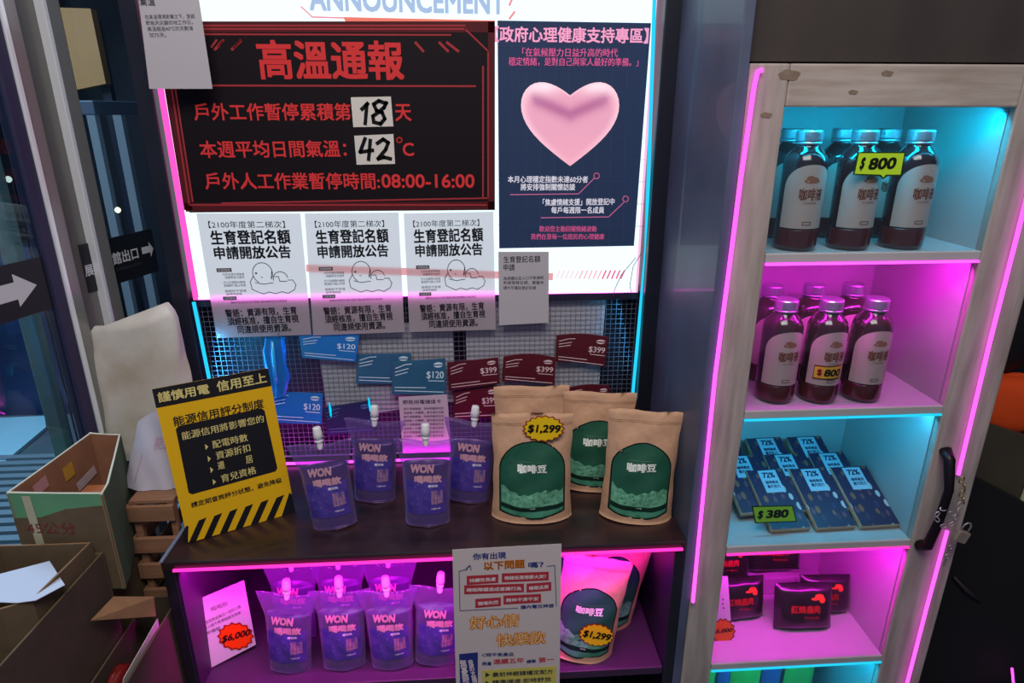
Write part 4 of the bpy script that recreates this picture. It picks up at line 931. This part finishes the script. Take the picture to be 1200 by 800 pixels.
for i in range(16):  # raised slats shaped as the shadow lines of blinds on the ground
    y_ = 2.0+i*.06
    MB().box(-2.7+.0*i, -1.25, y_, y_+.035, .0, .03).build('slat', pm('stripe_slat', '#8fa0ac', .4, metal=.3), gr_)

# ------------------------------------------------------------------ cartons, crate and bags at lower left
def carton(name, label, cor, z0, z1, m_out, m_in, t=.004, rim=None, outs={}):
    """open carton from four or more rim corners (x,y) with slightly narrower base"""
    n = len(cor); cx_ = sum(c[0] for c in cor)/n; cy_ = sum(c[1] for c in cor)/n
    th = thing(name, label, 'carton', (cx_, cy_, z0))
    for i in range(n):
        a, b = Vector((*cor[i], 0)), Vector((*cor[(i+1) % n], 0)); d = (b-a).normalized(); inn = Vector((-d.y, d.x, 0))
        if inn.dot(Vector((cx_, cy_, 0))-a) < 0: inn = -inn
        A = [a+Vector((0, 0, z0)), b+Vector((0, 0, z0)), b+Vector((0, 0, z1)), a+Vector((0, 0, z1))]
        MB().slab(A, inn*t*.45).build('wall_panel', outs.get(i, m_out), th)
        MB().slab([v+inn*t*.5 for v in A], inn*t*.5).build('inner_wall', m_in, th)
        MB().tube([a+inn*t/2+Vector((0, 0, z1)), (a+b)/2+inn*t/2+Vector((0, 0, z1-.001)), b+inn*t/2+Vector((0, 0, z1))], .0021 if not rim else .0015, 6).build('rim_edge', rim or m_edge, th)
    MB().slab([Vector((*c, z0+.001)) for c in cor], (0, 0, .003)).build('bottom_panel', m_in, th)
    return th
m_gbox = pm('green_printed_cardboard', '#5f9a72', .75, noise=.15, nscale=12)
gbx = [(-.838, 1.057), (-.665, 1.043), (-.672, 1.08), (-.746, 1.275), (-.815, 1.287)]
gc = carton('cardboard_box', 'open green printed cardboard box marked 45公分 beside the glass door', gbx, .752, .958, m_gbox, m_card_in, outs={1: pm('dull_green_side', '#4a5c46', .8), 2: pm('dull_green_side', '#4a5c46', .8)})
# lower kraft area of the front face with handwriting
fa, fb_ = Vector((-.838, 1.057, 0)), Vector((-.665, 1.043, 0)); fd = (fb_-fa).normalized(); fo = Vector((fd.y, -fd.x, 0))
FP = lambda l: (lambda x, z: fa+fd*x+fo*l+Vector((0, 0, z)))
MB().slab([FP(.0006)(.0, .754), FP(.0006)(.173, .754), FP(.0006)(.173, .935), FP(.0006)(.10, .926), FP(.0006)(.05, .908), FP(.0006)(0, .906)], fo*-.0004).build('bare_front', m_card_d, gc)
MB().slab([FP(.0012)(.03, .754), FP(.0012)(.046, .754), FP(.0012)(.042, .953), FP(.0012)(.027, .953)], fo*-.0004).build('packing_tape', pm('pale_tape', '#b6b49a', .4), gc)
text_on(gc, '45公分', FP(.0016), .020, .110, .886, .026, ink('#7c3438'), .0)
ob = onZ(105, 575, .86)
inner_l = [((-.86, 1.305), (-.80, 1.325))]
for k, (x_, y_, w_, h_, col, nm) in enumerate(((-.820, 1.262, .03, .03, '#c9a44c', 'yellow_label'),)):
    pass
def on_wall(a, b, u, v, w_, h_, z0, z1, rot=0):
    a, b = Vector((*a, 0)), Vector((*b, 0)); d = (b-a).normalized(); inn = Vector((d.y, -d.x, 0)); o = a.lerp(b, u)+inn*.0052
    c = []
    for (p, q_) in ((-w_/2, -h_/2), (w_/2, -h_/2), (w_/2, h_/2), (-w_/2, h_/2)):
        P, Q = p*math.cos(rot)-q_*math.sin(rot), p*math.sin(rot)+q_*math.cos(rot)
        c.append(o+d*P+Vector((0, 0, z0+(z1-z0)*v+Q)))
    return c, inn
for (u, v, w_, h_, rot, col, nm) in ((.62, .80, .028, .030, .05, '#b98f3a', 'yellow_print'), (.80, .60, .060, .020, .15, '#b9a9b0', 'white_label'), (.30, .86, .035, .024, .1, '#b98a90', 'pink_label')):
    c, inn = on_wall(gbx[0], gbx[4], u, v, w_, h_, .752, .958, rot)
    MB().slab(c, inn*.0006).build(nm, ink(col), gc)
tag(MB().box(-.790, -.722, 1.075, 1.20, .757, .885).build('brown_parcel', pm('orange_brown_card', '#a8623c', .8), bevel=.003), 'orange brown parcel lying inside the green cardboard box', 'parcel')
# lower cartons
bx2 = [(-.86, 1.036), (-.699, 1.034), (-.712, .887), (-.75, .868), (-.90, .868)]
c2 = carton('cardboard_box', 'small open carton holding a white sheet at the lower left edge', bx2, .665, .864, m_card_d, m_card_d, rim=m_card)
Sheet('loose_sheet', 'white sheet of paper lying in the small open carton', 'paper', [(0, 672), (58, 657), (76, 685), (42, 703), (0, 704)], mat=pm('loose_white_paper', '#b9bccb', .7), thick=.0008, p=(-.75, .95, .857), n=(0, -.16, -1), outline=[(-30, 680), (58, 657), (76, 685), (42, 703), (20, 706), (-30, 704)])
bx3 = [(-.905, 1.041), (-.687, 1.041), (-.700, .76), (-.95, .76)]
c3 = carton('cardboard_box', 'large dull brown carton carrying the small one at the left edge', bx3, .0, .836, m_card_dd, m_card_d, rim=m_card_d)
tag(MB().box(-.88, -.72, .80, 1.02, .006, .66).build('inner_carton', m_card_d), 'brown inner carton packed inside the large dull carton', 'carton')
tag(MB().box(-.84, -.714, 1.047, 1.27, 0, .748).build('closed_carton', m_card_d, bevel=.003), 'closed brown carton under the green cardboard box', 'carton')
cr = thing('wooden_crate', 'slatted wooden crate between the green box and the display stand', 'crate', (-.665, 1.30, .60))
for (x_, y_) in ((-.703, 1.178), (-.63, 1.178), (-.703, 1.40), (-.63, 1.40)):
    MB().box(x_, x_+.014, y_, y_+.014, .60, .848).build('corner_post', m_crate, cr, bevel=.0015)
for z_ in (.608, .672, .736, .812):
    MB().box(-.704, -.615, 1.168, 1.177, z_, z_+(.036 if z_ < .8 else .036)).build('slat', m_crate, cr, bevel=.0015)
    MB().box(-.710, -.7045, 1.168, 1.42, z_, z_+.036).build('slat', m_crate, cr, bevel=.0015)
MB().box(-.704, -.615, 1.177, 1.42, .849, .857).build('lid', m_crate, cr, bevel=.0015)
tag(MB().box(-.709, -.616, 1.15, 1.43, 0, .5985).build('lower_carton', m_card_d, bevel=.003), 'brown carton standing under the wooden crate', 'carton')
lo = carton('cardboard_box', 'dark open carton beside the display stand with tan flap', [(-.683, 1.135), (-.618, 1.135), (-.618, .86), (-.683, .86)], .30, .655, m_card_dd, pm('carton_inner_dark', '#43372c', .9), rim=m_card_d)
MB().slab([onX(106, 727, -.680), onX(182, 722, -.620), onX(180, 700, -.620), onX(132, 700, -.672)], (0, .003, 0)).build('flap', m_card, lo)
tag(MB().box(-.677, -.624, .88, 1.12, .306, .585).build('packed_carton', m_card_dd, bevel=.002), 'dark brown carton packed inside the open carton by the stand', 'carton')
tag(lump((-.657, .950, .617), .016, .035, .030, pm('red_glossy_wrap', '#7a1c1c', .2, coat=.5), 'red_packet', 3, e=.05), 'glossy red wrapped packet inside the dark open carton', 'packet')
wl = [(-.640, .90, .587), (-.628, 1.05, .587), (-.624, 1.05, .672), (-.634, .93, .650)]
wc = tag(MB().slab(wl, (.0015, 0, 0)).build('white_leaflet', pm('leaflet_white', '#c6bfc0', .7)), 'white leaflet with blue print standing in the dark open carton', 'leaflet')
a0, b0 = Vector(wl[0]), Vector(wl[1]); dd = (b0-a0).normalized(); uu = Vector((.05, 0, 1)).normalized()
text_on(wc, '活動特惠', lambda x, z: a0+dd*x+uu*z-Vector((.0012, 0, 0)), .02, .13, .025, .022, ink('#3a56a8'), .02)
tag(MB().box(-.683, -.618, .87, 1.13, 0, .298).build('floor_carton', m_card_d), 'brown carton on the floor at the foot of the display stand', 'carton')
# white sack and paper bag
m_sack = pm('white_sack_film', '#d8d8d6', .5, noise=.5, nscale=7, col2='#a89c88', bump=.6)
def sack(u, v):
    prof = [(.0, .090), (.15, .098), (.35, .092), (.6, .092), (.8, .090), (.93, .085), (1, .07)]
    z_ = v; 
    for (a0, r0), (a1, r1) in zip(prof, prof[1:]):
        if a0 <= v <= a1: rr = r0+(r1-r0)*(v-a0)/(a1-a0)
    a = 2*math.pi*u; k = 1+.06*math.sin(3*a+5*v)+.05*math.sin(7*a-9*v)
    return Vector((-.752+rr*1.12*math.cos(a)*k+.03*v, 1.375+.038*math.sin(a)*k*(1-.4*v), .86+.325*v+.008*math.sin(a*2+1)*v+(.024*math.cos(a))*v))
mb = MB().grid(sack, 30, 20); mb.f.append(tuple(20*31+i for i in range(30)))
tag(mb.build('white_sack', m_sack, smooth=True), 'crumpled off white sack standing behind the boxes by the black pillar', 'sack')
pb = thing('paper_bag', 'white paper bag with faint pink print on the wooden crate', 'paper bag', (-.67, 1.24, .858))
def pbf(side):
    def f(u, v):
        x_ = -.738+.132*u+.028*v*(1-u*.6); d_ = .022*(1-v)**.6*(1-abs(2*u-1)**3)+.001
        return Vector((x_, 1.235+.05*v+side*d_+.002*math.sin(x_*120+v*9), .8585+(.125+.030*math.sin(u*2.6))*v))
    return f
MB().grid(pbf(-1), 16, 12).grid(pbf(1), 16, 12).build('bag_body', pm('lilac_white_paper', '#b9b6c8', .7, noise=.08, nscale=10, bump=.3), pb, smooth=True)
def pbs(x, z): q = pbf(-1)((x+.738)/.132, (z-.8585)/.14); q.y -= .0012; return q
text_on(pb, '能量', pbs, -.680, -.640, .94, .022, ink('#b0849c'), .0)
MB().grid(lambda u, v: pbs(-.712+.004*v+.002*u, .875+.05*v), 1, 6).build('printed_line', ink('#b494ac'), pb)
tag(MB().slab([(-.715, 1.31, .862), (-.630, 1.31, .862), (-.628, 1.32, 1.03), (-.668, 1.32, 1.035)], (0, .003, 0)).build('cardboard_offcut', m_card_d), 'brown cardboard offcut standing behind the white paper bag', 'cardboard')
